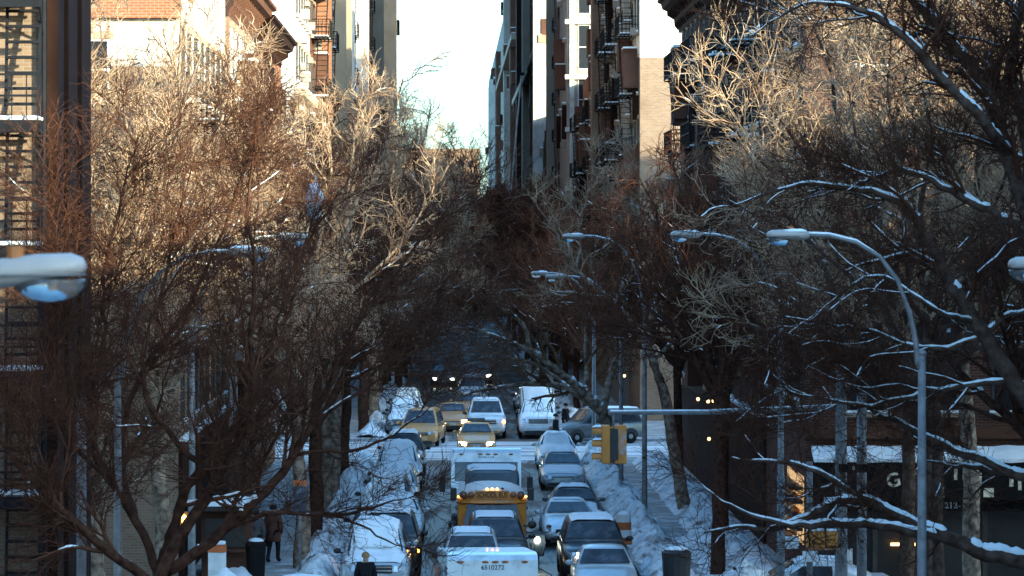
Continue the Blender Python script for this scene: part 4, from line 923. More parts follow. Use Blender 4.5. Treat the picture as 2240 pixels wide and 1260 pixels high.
def car(label, kind, colour, x, d, rz=0.0, lit=False, snow='none', rack=False, cat='car', name='parked_car', grille='chrome', group=None, seed=0, top_sign=False, amber=False, H=None, rearlit=False):
    k = dict(KINDS_[kind])
    if H: k['H'] = H
    t = thing(name, label, cat, (x, d, 0.006), rz, group)
    hw = k['W'] / 2; pm = 'paint_' + colour; tall = kind in ('bigsuv', 'pickup', 'van', 'suv')
    zb = 0.30 if tall else 0.22; hf, hb, L = k['hf'], k['hb'], k['L']
    rows = [ring(0.0, hw * 0.80, zb + 0.12, hf - 0.16, 0.05, 0.0), ring(0.05, hw * 0.88, zb + 0.04, hf - 0.07, 0.06, 0.0), ring(0.16, hw * 0.945, zb, hf, 0.07, 0.015), ring(0.42, hw * 0.985, zb, hf + 0.05),
            ring(0.8, hw, zb, hf + (hb - hf) * 0.55), ring(k['cy'], hw, zb, hb - 0.01), ring(k['cy'] + 0.35, hw, zb, k['belt']), ring((k['r0'] + k['r1']) / 2, hw, zb, k['belt']),
            ring(k['ry'] - 0.15, hw * 0.99, zb, k['deck'] - .02), ring(L - 0.25, hw * 0.96, zb, k['deck'] - 0.02), ring(L - 0.06, hw * 0.9, zb + 0.05, k['deck'] - 0.12), ring(L, hw * 0.82, zb + 0.12, k['deck'] - 0.2)]
    body = MB().loft(rows).build('body', pm, t, smooth=True)
    # greenhouse
    H = k['H']; wb = hw * 0.93; wt = k['wt'] if not tall else k['wt']
    cy, r0, r1, ry, bl = k['cy'], k['r0'], k['r1'], k['ry'], k['belt']
    def gring(y, zt, wtop, zb_=None, wbase=wb):
        z0 = (bl - 0.08) if zb_ is None else zb_
        h = [(wbase, z0), (wbase + (wtop - wbase) * 0.85, z0 + (zt - z0) * 0.86), (wtop * 0.93, zt - 0.02), (wtop * 0.5, zt + 0.012), (0, zt + 0.018)]
        return [(q, y, z) for q, z in h] + [(-q, y, z) for q, z in h[-2::-1]]
    gh = MB().loft([gring(cy, hb + 0.012, wb * 0.97), gring(r0 - 0.05, H - 0.06, wt + 0.02), gring(r0 + 0.12, H - 0.01, wt), gring((r0 + r1) / 2, H, wt), gring(r1, H - 0.03, wt), gring(r1 + 0.08, H - 0.08, wt), gring(ry, k['deck'] + 0.03, wb * 0.9)])
    roof = gh.build('cabin', pm, t, smooth=True)
    # windscreen: curved sheet lying 12 mm outside the sloping front
    def sheet_between(y0, z0, w0, y1, z1, w1, off, bow=0.04, nn=8):
        b = MB(); l = math.hypot(y1 - y0, z1 - z0); ny, nz = -(z1 - z0) / l * off, (y1 - y0) / l * off
        if ny > 0 and y1 > y0: pass
        rws = []
        for q in (0, 0.5, 1):
            yy = y0 + (y1 - y0) * q + ny; zz = z0 + (z1 - z0) * q + nz; w_ = w0 + (w1 - w0) * q
            rws.append([(w_ * u, yy + bow * (u * u) , zz) for u in np.linspace(-1, 1, nn)])
        b.loft(rws, closed=False); return b
    ws = sheet_between(cy + 0.07, hb + 0.07, wb * 0.86, r0 - 0.06, H - 0.10, wt * 0.93, 0.05, 0.03).build('windscreen', 'car_glass', t, smooth=True)
    # side windows
    for s in (-1, 1):
        b = MB(); za, zc = bl + 0.03, H - 0.17
        def sx(z): 
            f = (z - bl + 0.08) / (H - bl + 0.08); return s * (wb + (wt - wb) * min(1, f / 0.86) * 0.85 + 0.012)
        ya = cy + (r0 - cy) * 0.55
        for (p0, p1, p2, p3) in (((ya - 0.12, za), (r0 + 0.16, zc), (r0 + 0.95, zc), (r0 + 0.95, za)), ((r0 + 1.03, za), (r0 + 1.03, zc), (r1 - 0.1, zc), (min(ry - 0.25, r1 + 0.1), za))):
            b.add([(sx(p[1]), p[0], p[1]) for p in (p0, p1, p2, p3)], [(0, 1, 2, 3)])
        b.build('side_window', 'car_glass', t)
        m = MB().ell((s * (hw + 0.10), cy + 0.5, bl + 0.10), 0.11, 0.07, 0.085, 8, 6); m.tube([(s * (hw - 0.06), cy + 0.52, bl + 0.04), (s * (hw + 0.05), cy + 0.5, bl + 0.06)], 0.03, 6)
        m.build('mirror', 'plastic_black' if tall else pm, t, smooth=True)
        # headlight
        hz = hf - 0.13 if tall else hf - 0.10
        hl = MB(); hh_ = 0.095 if tall else 0.07
        xs = [hw * 0.54, hw * 0.66, hw * 0.80, hw * 0.93]
        ys = [-0.012, 0.0, 0.05, 0.22]
        rg = [[(s * xx, yy - 0.02, hz - hh_ * (1 - 0.2 * i / 3)), (s * xx, yy + 0.14, hz - hh_ * .8), (s * xx, yy + 0.16, hz + hh_ * .8), (s * xx, yy + 0.03, hz + hh_ * (0.75 + 0.25 * i / 3))] for i, (xx, yy) in enumerate(zip(xs, ys))]
        hl.loft(rg).build('headlight', 'head_lit' if lit else 'head_glass', t)
        if amber: MB().box(min(s * hw * 0.86, s * hw * 0.955), max(s * hw * 0.86, s * hw * 0.955), -0.03, 0.05, hz - 0.08, hz + 0.06).build('turn_signal', 'amber_lit', t)
        for yy in (0.82, L - 0.92):
            wheel(t, s * (hw + 0.004), yy, k['wr'])
            ar = MB(); n = 12; r_ = k['wr'] + 0.06
            ar.add([(s * (hw + 0.002), yy, k['wr'])] + [(s * (hw + 0.002), yy + r_ * math.cos(math.pi * j / n), k['wr'] + r_ * math.sin(math.pi * j / n)) for j in range(n + 1)], [(0, j + 1, j + 2) for j in range(n)])
            ar.build('wheel_arch', 'plastic_black', t)
    # grille, bumper, plate
    gw = hw * 0.50; gz = hf - 0.14
    g = MB().box(-gw, gw, -0.03, 0.08, gz - (0.13 if tall else 0.08), gz + (0.10 if tall else 0.06)).build('grille', 'plastic_black', t, bevel=0.02)
    for q in ((-0.05, 0.05) if tall else (0.0,)):
        MB().box(-gw * 0.97, gw * 0.97, -0.045, -0.028, gz + q - 0.018, gz + q + 0.018).build('grille_bar', 'chrome' if grille == 'chrome' else 'plastic_black', g)
    MB().loft([[(u * hw * 0.93, -0.07 + 0.22 * abs(u) ** 3, zb + 0.10), (u * hw * 0.93, 0.12 + 0.15 * abs(u) ** 3, zb + 0.06), (u * hw * 0.93, 0.14 + 0.15 * abs(u) ** 3, zb + 0.32), (u * hw * 0.93, -0.05 + 0.22 * abs(u) ** 3, zb + 0.29)] for u in np.linspace(-1, 1, 9)]).build('bumper', pm if not tall else ('paint_silver' if colour != 'black' else 'plastic_black'), t, smooth=False, bevel=0.03)
    MB().box(-0.16, 0.16, -0.085, -0.068, zb + 0.14, zb + 0.26).build('number_plate', 'plate', t)
    MB().box(-hw * 0.7, hw * 0.7, -0.02, 0.04, zb - 0.08, zb + 0.09).build('air_dam', 'plastic_black', t)
    if rack:
        for s in (-1, 1):
            MB().tube([(s * wt * 0.86, r0 + 0.15, H - 0.02), (s * wt * 0.86, r0 + 0.35, H + 0.06), (s * wt * 0.86, r1 - 0.4, H + 0.06), (s * wt * 0.86, r1 - 0.2, H - 0.02)], 0.022, 6).build('roof_rail', 'plastic_black', roof)
    if top_sign:
        MB().box(-0.42, 0.42, (r0 + r1) / 2 - 0.1, (r0 + r1) / 2 + 0.12, H + 0.022, H + 0.2).build('roof_sign', 'paint_grey', roof, bevel=0.03)
    hood = [(0.2, hf + 0.02, hw * 0.82), (0.6, hf + 0.35 * (hb - hf) + 0.02, hw * 0.88), (cy - 0.02, hb + 0.02, hw * 0.88)]
    wsc = [(cy + 0.07, hb + 0.06, wb * 0.9), (r0 - 0.06, H - 0.07, wt * 0.97)]
    rf = [(r0 + 0.02, H + 0.0, wt * 0.96), ((r0 + r1) / 2, H + 0.02, wt * 0.97), (r1, H, wt * 0.95)]
    if snow == 'all': snow_strip(t, hood + wsc + rf, 0.14, seed)
    elif snow == 'hood_roof': snow_strip(t, hood, 0.07, seed); snow_strip(t, rf, 0.10, seed + 1)
    elif snow == 'roof': snow_strip(t, rf, 0.07, seed)
    elif snow == 'light': snow_strip(t, [(r0 + 0.1, H + 0.004, wt * 0.9)] + rf[1:], 0.015, seed)
    if rearlit: pass
    return t

def truck(label, number, x, d, rz, W=2.3, H=2.75, L=6.0, stripes=True, name='delivery_truck', hd=0.6):
    """step van: boxy body with a sloped header over the windscreen"""
    t = thing(name, label, 'truck', (x, d, 0.006), rz); hw = W / 2
    prof = [(0.55, 0.45), (0.12, 0.5), (0.0, 0.7), (0.0, 1.15), (0.35, 1.25), (0.60, H - hd - 0.08), (0.66, H - hd * 0.8), (0.70, H - 0.16), (0.84, H - 0.04), (1.2, H), (L, H - 0.14), (L, 0.5)]
    b = MB()
    def sec(s, inset): return [(s * (hw - inset), y + (inset * 0.8 if y < 1.5 else -inset * 0.5), z - (inset * 0.7 if z > 1.0 else 0)) for y, z in prof]
    b.loft([sec(-1, 0.10), sec(-1, 0.03), sec(-1, 0.0), sec(1, 0.0), sec(1, 0.03), sec(1, 0.10)])
    b.build('body', 'paint_white', t)
    MB().add([(-hw * 0.9, 0.385, 1.30), (hw * 0.9, 0.385, 1.30), (hw * 0.9, 0.55, H - hd - 0.2), (hw * 0.9, 0.60, H - hd), (-hw * 0.9, 0.60, H - hd), (-hw * 0.9, 0.55, H - hd - 0.2)], [(0, 1, 2, 5), (5, 2, 3, 4)]).build('windscreen', 'car_glass', t)
    MB().box(-0.02, 0.02, 0.52, 0.6, 1.3, H - hd).build('wiper_post', 'plastic_black', t)
    for xx in (-0.78, -0.18, 0.06, 0.30, 0.78): MB().ell((xx * hw / 1.1, 0.69, H - 0.20), 0.085, 0.03, 0.035, 10, 6).build('marker_lamp', 'amber', t)
    text('number', number, 0.155, 'paint_blue', t, (0.0, 0.672, H - 0.335), sx=1.05, bold=0.002)
    MB().box(-hw * .62, hw * .62, -0.03, 0.03, 0.72, 1.08).build('grille', 'plastic_black', t)
    MB().box(-hw, hw, -0.16, 0.0, 0.42, 0.62).build('bumper', 'plastic_black', t)
    for s in (-1, 1):
        MB().ell((s * hw * 0.8, -0.01, 0.92), 0.11, 0.04, 0.11, 12, 6).build('headlight', 'head_glass', t)
        q = MB().tube([(s * hw, 0.62, 1.35), (s * (hw + 0.26), 0.35, 1.3), (s * (hw + 0.3), 0.33, 2.05), (s * hw, 0.66, 2.2)], 0.016, 6)
        m_ = q.build('mirror_arm', 'plastic_black', t)
        MB().box(s * (hw + 0.3) - 0.1, s * (hw + 0.3) + 0.1, 0.28, 0.36, 1.42, 1.95).build('mirror', 'plastic_black', m_, bevel=0.03)
        MB().box(min(s * (hw + .001), s * (hw + .012)), max(s * (hw + .001), s * (hw + .012)), 0.8, 1.5, 1.35, 2.2).build('side_window', 'car_glass', t)
        if stripes:
            MB().box(min(s * (hw + .001), s * (hw + .01)), max(s * (hw + .001), s * (hw + .01)), 2.4, 3.3, H - 0.95, H - 0.62).build('stripe', 'paint_blue', t)
            MB().box(min(s * (hw + .001), s * (hw + .01)), max(s * (hw + .001), s * (hw + .01)), 3.9, 5.2, H - 0.95, H - 0.62).build('stripe', 'cone_orange', t)
        for yy in (1.0, L - 1.3): wheel(t, s * (hw - 0.02), yy, 0.40, 0.24)
    return t

# moving lane, nearest first
truck('white boxy mail truck number 6510272 at the bottom of the picture', '6510272', 1.02, 92.3, R(4.0), W=2.2, H=2.54, L=4.4, hd=0.8)
car('silver sport utility vehicle mostly hidden behind the nearest mail truck', 'suv', 'silver', 0.55, 107.6, lit=False, snow='light', rack=True, name='car', seed=3)
car('black sport utility vehicle with lit headlights in front of the school bus', 'bigsuv', 'black', 1.27, 113.4, lit=True, rack=True, amber=True, name='car', snow='light', H=1.8)
car('tall dark-fronted van between the school bus and the mail truck', 'van', 'grey', 1.32, 126.2, name='van', cat='van', snow='light', H=2.46)
truck('white boxy mail truck number 3500138 behind the school bus', '3500138', 1.16, 132.2, 0.0, W=2.42, H=2.9, L=4.2, hd=0.46)
car('yellow taxi with bright headlights waiting at the far crossing', 'sedan', 'taxi', 1.12, 179.6, lit=True, top_sign=True, name='taxi', cat='taxi', seed=2)
car('white sport utility vehicle with orange signal light behind the yellow taxi', 'bigsuv', 'white', 1.72, 194.5, amber=True, snow='light', name='car')
car('yellow minivan taxi at the far left crossing', 'minivan', 'taxi', -1.7, 186.8, R(-5), name='taxi', cat='taxi')
car('second yellow taxi with headlights just behind and left of the first', 'sedan', 'taxi', 0.0, 201.5, lit=True, name='taxi', cat='taxi')
car('yellow taxi far back in the traffic lane', 'sedan', 'taxi', 0.9, 214, lit=False, name='taxi', cat='taxi', snow='none')
car('distant dark car with headlights on in the left lane', 'sedan', 'grey', -0.6, 262, lit=True, name='car')
car('distant dark car with headlights on in the right lane', 'sedan', 'grey', 1.9, 268, lit=True, name='car')
car('distant snowy sport utility vehicle in the middle of the street', 'suv', 'white', 1.2, 232, snow='hood_roof', name='car')
# right kerb
RG = 'cars parked along the right kerb'
car('silver luxury sedan at the front of the right row', 'sedan', 'silver', 4.28, 106.6, snow='none', group=RG, H=1.46)
car('black boxy sport utility vehicle behind the silver luxury sedan', 'bigsuv', 'black', 4.18, 112.6, snow='roof', group=RG, H=1.78, seed=4)
car('white compact sedan pulled out beside the black sport utility vehicle', 'sedan', 'white', 3.85, 126.6, snow='light', group=RG, H=1.42, grille='dark')
car('dark sedan with snowy roof behind the white compact sedan', 'sedan', 'grey', 4.25, 132.8, snow='hood_roof', group=RG, H=1.44, seed=6)
car('pale sedan powdered with snow in the middle of the right row', 'sedan', 'silver', 4.45, 154.6, snow='hood_roof', group=RG, seed=7)
car('snow-covered sedan last in the right row before the far crossing', 'sedan', 'white', 4.6, 168.5, snow='all', group=RG, seed=8)
car('white pickup truck heaped with snow past the far right crossing', 'pickup', 'white', 4.35, 194.6, snow='all', group=RG, cat='pickup', seed=9)
car('grey crossover parked across the far right corner', 'suv', 'grey', 5.0, 189.5, R(-66), group=RG, snow='light')
car('snow-covered van behind the white pickup truck on the right', 'van', 'white', 4.5, 202, snow='all', group=RG, cat='van', seed=10, H=2.3)
for i, y in enumerate((209, 216, 223)): car('snowed-in car on the right kerb, %s behind the snow-covered van' % ORD[i], 'sedan', ('grey', 'silver', 'brown')[i], 4.5, y, snow='all', group=RG, seed=20 + i)
# left kerb
LG = 'cars parked along the left kerb'
car('large sport utility vehicle buried in snow at the front of the left row', 'bigsuv', 'silver', -2.2, 108.0, snow='all', group=LG, seed=11, H=1.95)
car('black sport utility vehicle with snowy roof behind the buried one on the left', 'bigsuv', 'black', -1.95, 114.6, snow='roof', group=LG, seed=12, amber=True, H=1.85)
car('brown station wagon under a thick snow blanket on the left', 'suv', 'brown', -2.35, 121.3, snow='all', group=LG, seed=13, H=1.7)
car('white sedan under smooth snow bulging into the street on the left', 'sedan', 'white', -1.85, 127.6, snow='all', group=LG, seed=14)
car('grey sport utility vehicle under rounded snow, fifth in the left row', 'suv', 'grey', -2.3, 133.8, snow='all', group=LG, seed=15)
car('snow-smothered hatchback on the left beside the far mail truck', 'suv', 'silver', -2.15, 140.4, snow='all', group=LG, seed=16, H=1.65)
car('dark sedan with snow on roof and bonnet, third from the far left crossing', 'sedan', 'black', -2.2, 147.2, snow='hood_roof', group=LG, seed=17)
car('snow-smothered van second from the far left crossing', 'minivan', 'white', -2.2, 154.0, snow='all', group=LG, seed=18)
car('black sport utility vehicle last before the far left crossing', 'suv', 'black', -2.1, 163.5, snow='hood_roof', group=LG, seed=19)
for i, y in enumerate((196, 202.5, 209, 215.5)): car('snowed-in car on the left kerb, %s past the far crossing' % ORD[i], ('suv', 'sedan', 'suv', 'sedan')[i], ('grey', 'black', 'silver', 'brown')[i], -2.5, y, snow='all', group=LG, seed=30 + i)
car('white sedan with snow-rimmed roof on the right side street', 'sedan', 'white', 7.3, 104.3, R(-90), name='car', snow='light', H=1.5)
car('snow-covered sedan on the left side street at the bottom of the picture', 'sedan', 'blue', -1.2, 98.6, R(96), name='car', snow='hood_roof', seed=40)

# school bus
def school_bus(x, d):
    t = thing('school_bus', 'yellow school bus with black lettering above its windscreen', 'bus', (x, d, 0.006)); hw = 1.08; H = 2.38
    # body shell behind the windscreen
    def sec(y, hw_, zt, zb=0.45): 
        h = [(hw_, zb), (hw_, zt - 0.55), (hw_ * 0.96, zt - 0.3), (hw_ * 0.82, zt - 0.12), (hw_ * 0.5, zt - 0.02), (0, zt)]
        return [(q, y, z) for q, z in h] + [(-q, y, z) for q, z in h[-2::-1]]
    MB().loft([sec(1.35, hw, H - 0.10), sec(1.6, hw, H - .12), sec(6.0, hw, H - .16), sec(6.2, hw * .96, H - .22)]).build('body', 'bus_yellow', t, smooth=False, bevel=0.02)
    # front cap: yellow brow carrying lamps and lettering, with pale roof above
    fr = []
    for u in np.linspace(-1, 1, 17):
        e = abs(u); y = 1.0 + 0.30 * e ** 4; zt = H - 0.02 - 0.24 * e ** 3.0
        fr.append([(u * hw * 1.01, y, 1.85), (u * hw * 1.01, y - 0.07, 1.89), (u * hw * 1.01, y - 0.03, 1.98), (u * hw * 1.01, y + 0.02, zt - 0.16), (u * hw * 1.0, y + 0.12, zt - 0.03), (u * hw * 0.99, y + 0.36, zt + 0.02), (u * hw * .98, y + 0.40, 1.87)])
    MB().loft(fr).build('brow', 'bus_yellow', t)
    rf = []
    for u in np.linspace(-1, 1, 17):
        e = abs(u); y = 1.0 + 0.30 * e ** 4; zt = H - 0.02 - 0.24 * e ** 3.0
        rf.append([(u * hw * 1.005, y + 0.03, zt - 0.13), (u * hw * 1.005, y + 0.10, zt - 0.02), (u * hw * .99, y + 0.36, zt + 0.03), (u * hw * .95, 3.5, zt - 0.02), (u * hw * .95, 5.9, zt - 0.08)])
    MB().loft(rf, closed=False).build('roof', 'bus_roof', t)
    for xx in (-0.16, 0.0, 0.16): MB().ell((xx, 1.05, H - 0.045), 0.03, 0.04, 0.025, 8, 6).build('marker_lamp', 'amber_lit', t)
    MB().ell((0.32, 1.05, H - 0.04), 0.05, 0.04, 0.035, 8, 6).build('sensor', 'plastic_black', t)
    for s in (-1, 1):
        MB().ell((s * (hw - 0.02), 1.24, 2.08), 0.035, 0.03, 0.03, 8, 6).build('marker_lamp', 'amber_lit', t)
        for q in (0.66, 0.90):
            c = MB().tube([(s * q, 1.10 + 0.06 * (q > .7), 2.14), (s * q, 0.95 + 0.07 * (q > .7), 2.135)], 0.115, 16).build('warning_lamp', 'plastic_black' if q > .7 else 'bus_yellow', t)
            MB().ell((s * q, 0.945 + 0.07 * (q > .7), 2.135), 0.10, 0.03, 0.10, 14, 6).build('lens', 'brownlens' if 'brownlens' in M else 'amber', c)
        # raked front pillars of the van cab
        MB().loft([[(s * (hw - 0.30), 0.98, 1.84), (s * hw, 1.25, 1.87), (s * hw, 1.42, 1.87), (s * (hw - 0.30), 1.2, 1.84)], [(s * (hw - 0.17), 0.80, 1.2), (s * (hw - 0.02), 1.0, 1.2), (s * (hw - .02), 1.4, 1.2), (s * (hw - 0.17), 1.2, 1.2)]]).build('pillar', 'bus_yellow', t)
        a = MB().tube([(s * (hw - 0.02), 0.9, 1.15), (s * (hw + 0.17), 0.62, 1.2), (s * (hw + 0.17), 0.62, 1.45)], 0.018, 6).build('mirror_arm', 'plastic_black', t)
        MB().ell((s * (hw + 0.16), 0.6, 1.24), 0.14, 0.06, 0.13, 12, 8).build('mirror', 'plastic_black', a, smooth=True)
        MB().box(s * (hw + .13) - .1, s * (hw + .13) + .1, 1.18, 1.24, 1.95, 2.35).build('side_mirror', 'plastic_black', t, bevel=0.03)
        MB().ell((s * 0.78, 0.0, 0.86), 0.13, 0.04, 0.10, 12, 6).build('headlight', 'head_lit' if s > 0 else 'head_glass', t)
        for yy in (0.7, 4.8): wheel(t, s * (hw - 0.04), yy, 0.38, 0.24)
    pl = MB().box(-0.53, 0.53, 0.945, 1.02, 2.01, 2.27).build('sign_board', 'signal_yellow_clean', t)
    text('lettering', 'SCHOOL BUS', 0.225, 'black_paint', pl, (0, 0.940, 2.14), bold=0.0045).scale = (0.70, 1.12, 1)
    MB().add([(-hw + 0.18, 0.80, 1.22), (hw - 0.18, 0.80, 1.22), (hw - 0.31, 1.04, 1.85), (-hw + 0.31, 1.04, 1.85)], [(0, 1, 2, 3)]).build('windscreen', 'car_glass', t)
    # bonnet
    MB().loft([[(u * 0.92, 0.02 + 0.10 * abs(u) ** 3, 0.5), (u * 0.94, 0.0 + 0.10 * abs(u) ** 3, 0.95), (u * 0.92, 0.2, 1.08), (u * 0.95, 0.82, 1.21), (u * 0.95, 1.36, 1.2), (u * 0.95, 1.36, 0.5)] for u in np.linspace(-1, 1, 9)]).build('bonnet', 'bus_yellow', t)
    MB().box(-0.55, 0.55, -0.03, 0.06, 0.7, 0.98).build('grille', 'plastic_black', t)
    MB().box(-1.0, 1.0, -0.12, 0.0, 0.42, 0.6).build('bumper', 'plastic_black', t, bevel=.02)
    return t
mat('brownlens', (0.16, 0.06, 0.03), 0.3)
school_bus(1.24, 119.2)

# motor scooter with its headlight on, squeezed past the bus
t = thing('motor_scooter', 'dark motor scooter with one round lit headlight right of the school bus', 'scooter', (2.62, 118.6, 0.006))
MB().loft([[(u * 0.2, 0.0 + 0.12 * u * u, 0.35), (u * 0.26, 0.1, 0.75), (u * 0.22, 0.15, 1.0), (u * 0.1, 0.25, 1.12), (u * .1, 0.4, 0.9), (u * .12, 0.45, 0.35)] for u in np.linspace(-1, 1, 7)]).build('fairing', 'paint_black', t)
MB().tube([(0, 0.0, 0.86), (0, -0.04, 0.86)], 0.09, 14).build('headlight', 'head_lit', t)
wheel(t, 0.06, 0.1, 0.26, 0.12); wheel(t, 0.06, 1.35, 0.26, 0.12)
MB().box(-0.16, 0.16, 0.5, 1.5, 0.42, 0.8).build('seat_box', 'plastic_black', t, bevel=0.06)
hb_ = MB().tube([(-0.36, 0.32, 1.08), (0, 0.26, 1.06), (0.36, 0.32, 1.08)], 0.022, 6).build('handlebar', 'plastic_black', t)
for s in (-1, 1):
    MB().ell((s * 0.36, 0.24, 1.26), 0.09, 0.03, 0.06, 10, 6).build('mirror', 'plastic_black', hb_)

# ------------------------------------------------------------------ street lamps
LAMP_ARM = [(2012, 812), (2003, 790), (1999, 745), (1985, 680), (1960, 612), (1920, 560), (1870, 530), (1812, 516), (1766, 514)]
def lamp(label, head_px, head_py, d, side, sc=1.0, arm=1.0, snow=True, zbase=0.15, tilt=0.0):
    """cobra-head lamp; head_px = photograph x of the outer tip of its head"""
    tip = P(head_px, head_py, d)
    dirn = 1 if side == 'R' else -1          # pole lies to the right (R) or left (L) of the head
    s = sc
    # geometry in local x measured from the pole axis, outwards negative * dirn
    A_ = [((a - 2012) / 116.7 * arm, (812 - b) / 116.7) for a, b in LAMP_ARM]
    tipx = (1677 - 2012) / 116.7 * arm
    px_ = tip.x - dirn * tipx * s
    zh = tip.z
    ztop = zh - (812 - 520) / 116.7 * s
    t = thing('street_lamp', label, 'street lamp', (px_, d, zbase), group='cobra-head lamps along the street')
    z0 = ztop - zbase
    MB().tube([(0, 0, 0), (0, 0, 0.5), (0, 0, z0 + 0.35 * s)], [0.14, 0.10, 0.065], 10).build('pole', 'pole_steel', t, smooth=True)
    MB().ell((0, 0, z0 + 0.37 * s), 0.085, 0.085, 0.06, 10, 6).build('cap', 'pole_steel', t)
    MB().box(-0.13, 0.13, -0.1, 0.1, 0.0, 0.45).build('base', 'pole_steel', t, bevel=0.02)
    ap = [(dirn * x * s, 0, z0 + z * s) for x, z in A_]
    arm_o = MB().tube(ap, [0.05, 0.05, 0.048, 0.045, 0.042, 0.038, 0.036, 0.034, 0.034], 8).build('arm', 'pole_steel', t, smooth=True)
    if snow: MB().tube([(x, y, z + 0.035) for x, y, z in ap[5:]], [0.006, 0.026, 0.03, 0.026], 6).build('snow', 'snow', arm_o)
    # head: loft along x from the arm end to the tip
    xe = A_[-1][0]; zc = z0 + A_[-1][1] * s
    def hs(q, wy, za, zb):
        xx = dirn * (xe + (tipx - xe) * q) * s; dz = tilt * q
        pts = []
        for j in range(12):
            a = 2 * math.pi * j / 12; cz = math.sin(a)
            pts.append((xx, wy * s * math.cos(a), zc + dz + (za if cz > 0 else zb) * s * (abs(cz) ** 0.7) * (1 if cz > 0 else -1)))
        return pts
    head = MB().loft([hs(-0.04, 0.05, 0.05, 0.05), hs(0.06, 0.10, 0.07, 0.085), hs(0.25, 0.14, 0.085, 0.10), hs(0.6, 0.165, 0.10, 0.085), hs(0.88, 0.15, 0.09, 0.06), hs(0.97, 0.11, 0.06, 0.045), hs(1.0, 0.05, 0.02, 0.02)]).build('head', 'lamp_paint', t, smooth=True)
    xm = dirn * (xe + (tipx - xe) * 0.70) * s
    MB().box(min(dirn * (xe + (tipx - xe) * .2) * s, dirn * (xe + (tipx - xe) * .98) * s), max(dirn * (xe + (tipx - xe) * .2) * s, dirn * (xe + (tipx - xe) * .98) * s), -0.168 * s, 0.168 * s, zc + tilt * .6 - 0.035 * s, zc + tilt * .6 - 0.022 * s).build('seam', 'pole_steel', head, bevel=0.003)
    MB().ell((xm, 0, zc + tilt * .7 - 0.075 * s), 0.225 * s, 0.145 * s, 0.13 * s, 18, 8, -1.0, 0.1).build('lens', 'lamp_lens', head, smooth=True)
    xp = dirn * (xe + (tipx - xe) * 0.42) * s
    MB().tube([(xp, 0, zc + tilt * .4 + 0.07 * s), (xp, 0, zc + tilt * .4 + 0.16 * s)], 0.055 * s, 10).build('photocell', 'photocell', head)
    if snow:
        rg = []
        for i in range(9):
            q = 0.02 + 0.62 * i / 8; e = math.sin(math.pi * i / 8) ** 0.4 if 0 < i < 8 else 0.12
            xx = dirn * (xe + (tipx - xe) * q) * s; h = (0.055 + 0.03 * mnoise.noise(Vector((q * 9, d, 2)))) * e * s
            rg.append([(xx, 0.12 * s * math.cos(a) * (0.5 + .5 * e), zc + tilt * q + 0.065 * s + h * math.sin(a)) for a in np.linspace(0, math.pi, 7)])
        MB().loft(rg, closed=False).build('snow', 'snow', head, smooth=True)
    return t
lamp('tall grey cobra-head lamp with curved arm nearest on the right', 1677, 520, 66.0, 'R', sc=0.93)
lamp('street lamp whose head pokes in at the right edge', 2206, 588, 46.0, 'R', sc=1.0)
lamp('street lamp second along the right kerb with thick snow on its head', 1467, 517, 100.0, 'R', arm=1.0)
lamp('street lamp third along the right kerb behind the forked plane tree', 1230, 520, 134.0, 'R', arm=1.0)
lamp('dim street lamp fourth along the right kerb below the others', 1192, 608, 152.0, 'R', arm=1.05)
lamp('farthest dim street lamp on the right in the tree tunnel', 1162, 600, 176.0, 'R', arm=1.0)
lamp('huge blurred lamp head at the left edge close to the camera', 188, 620, 26.5, 'L', sc=1.1, snow=False, tilt=0.06)
lamp('street lamp with snow-capped head among the left branches', 592, 556, 75.0, 'L', sc=1.04)
lamp('street lamp second along the left kerb just above the first', 678, 523, 101.0, 'L', sc=1.08)

# ------------------------------------------------------------------ traffic signals, signs, corner furniture
d = 99.0
def signal_head(par, x, y, z, face, m):
    """three-section head; face: +1 visors point to -x (left), 0 seen from behind"""
    b = MB()
    if face: b.box(x - 0.11, x + 0.11, y - 0.15, y + 0.15, z - 0.50, z + 0.50)
    else: b.box(x - 0.16, x + 0.16, y - 0.11, y + 0.11, z - 0.50, z + 0.50)
    h = b.build('signal_head', m, par, bevel=0.03)
    for k in (-0.33, 0.0, 0.33):
        v = MB(); n = 12
        if face:
            v.loft([[(x - 0.11 - q, y + 0.12 * math.cos(a), z + k + 0.12 * math.sin(a)) for a in np.linspace(-0.5, math.pi + 0.5, n)] for q in (0, 0.24)], closed=False)
            v.loft([[(x - 0.11 - q, y + 0.108 * math.cos(a), z + k + 0.108 * math.sin(a)) for a in np.linspace(-0.5, math.pi + 0.5, n)] for q in (0, 0.24)], closed=False)
            o = v.build('visor', 'signal_yellow_clean', h)
            MB().ell((x - 0.115, y, z + k), 0.02, 0.095, 0.095, 12, 6).build('lens', 'plastic_black', h)
            MB().loft([[(x - 0.11 - q, y + 0.10 * math.cos(a), z + k + 0.118 + 0.055 * math.sin(a) * (1 if 0 < q < .23 else .3)) for a in np.linspace(0, math.pi, 7)] for q in (0.01, 0.06, 0.16, 0.23)], closed=False).build('snow', 'snow', o)
        else:
            v.loft([[(x + 0.12 * math.cos(a), y + 0.11 + q, z + k + 0.12 * math.sin(a)) for a in np.linspace(-0.5, math.pi + 0.5, n)] for q in (0, 0.24)], closed=False)
            v.build('visor', 'signal_yellow', h)
    return h
t = thing('traffic_signal', 'yellow traffic signal pair hanging from a mast arm at the right corner', 'traffic signal', tuple(P(1840, 0, d).to_2d()) + (0.15,))
ox = P(1840, 0, d).x
def lx(px_): return P(px_, 0, d).x - ox
def lz(py_): return P(0, py_, d).z - 0.15
MB().tube([(0, 0, 0), (0, 0, 0.6), (0, 0, lz(700))], [0.22, 0.17, 0.13], 8).build('pole', 'pole_steel', t)
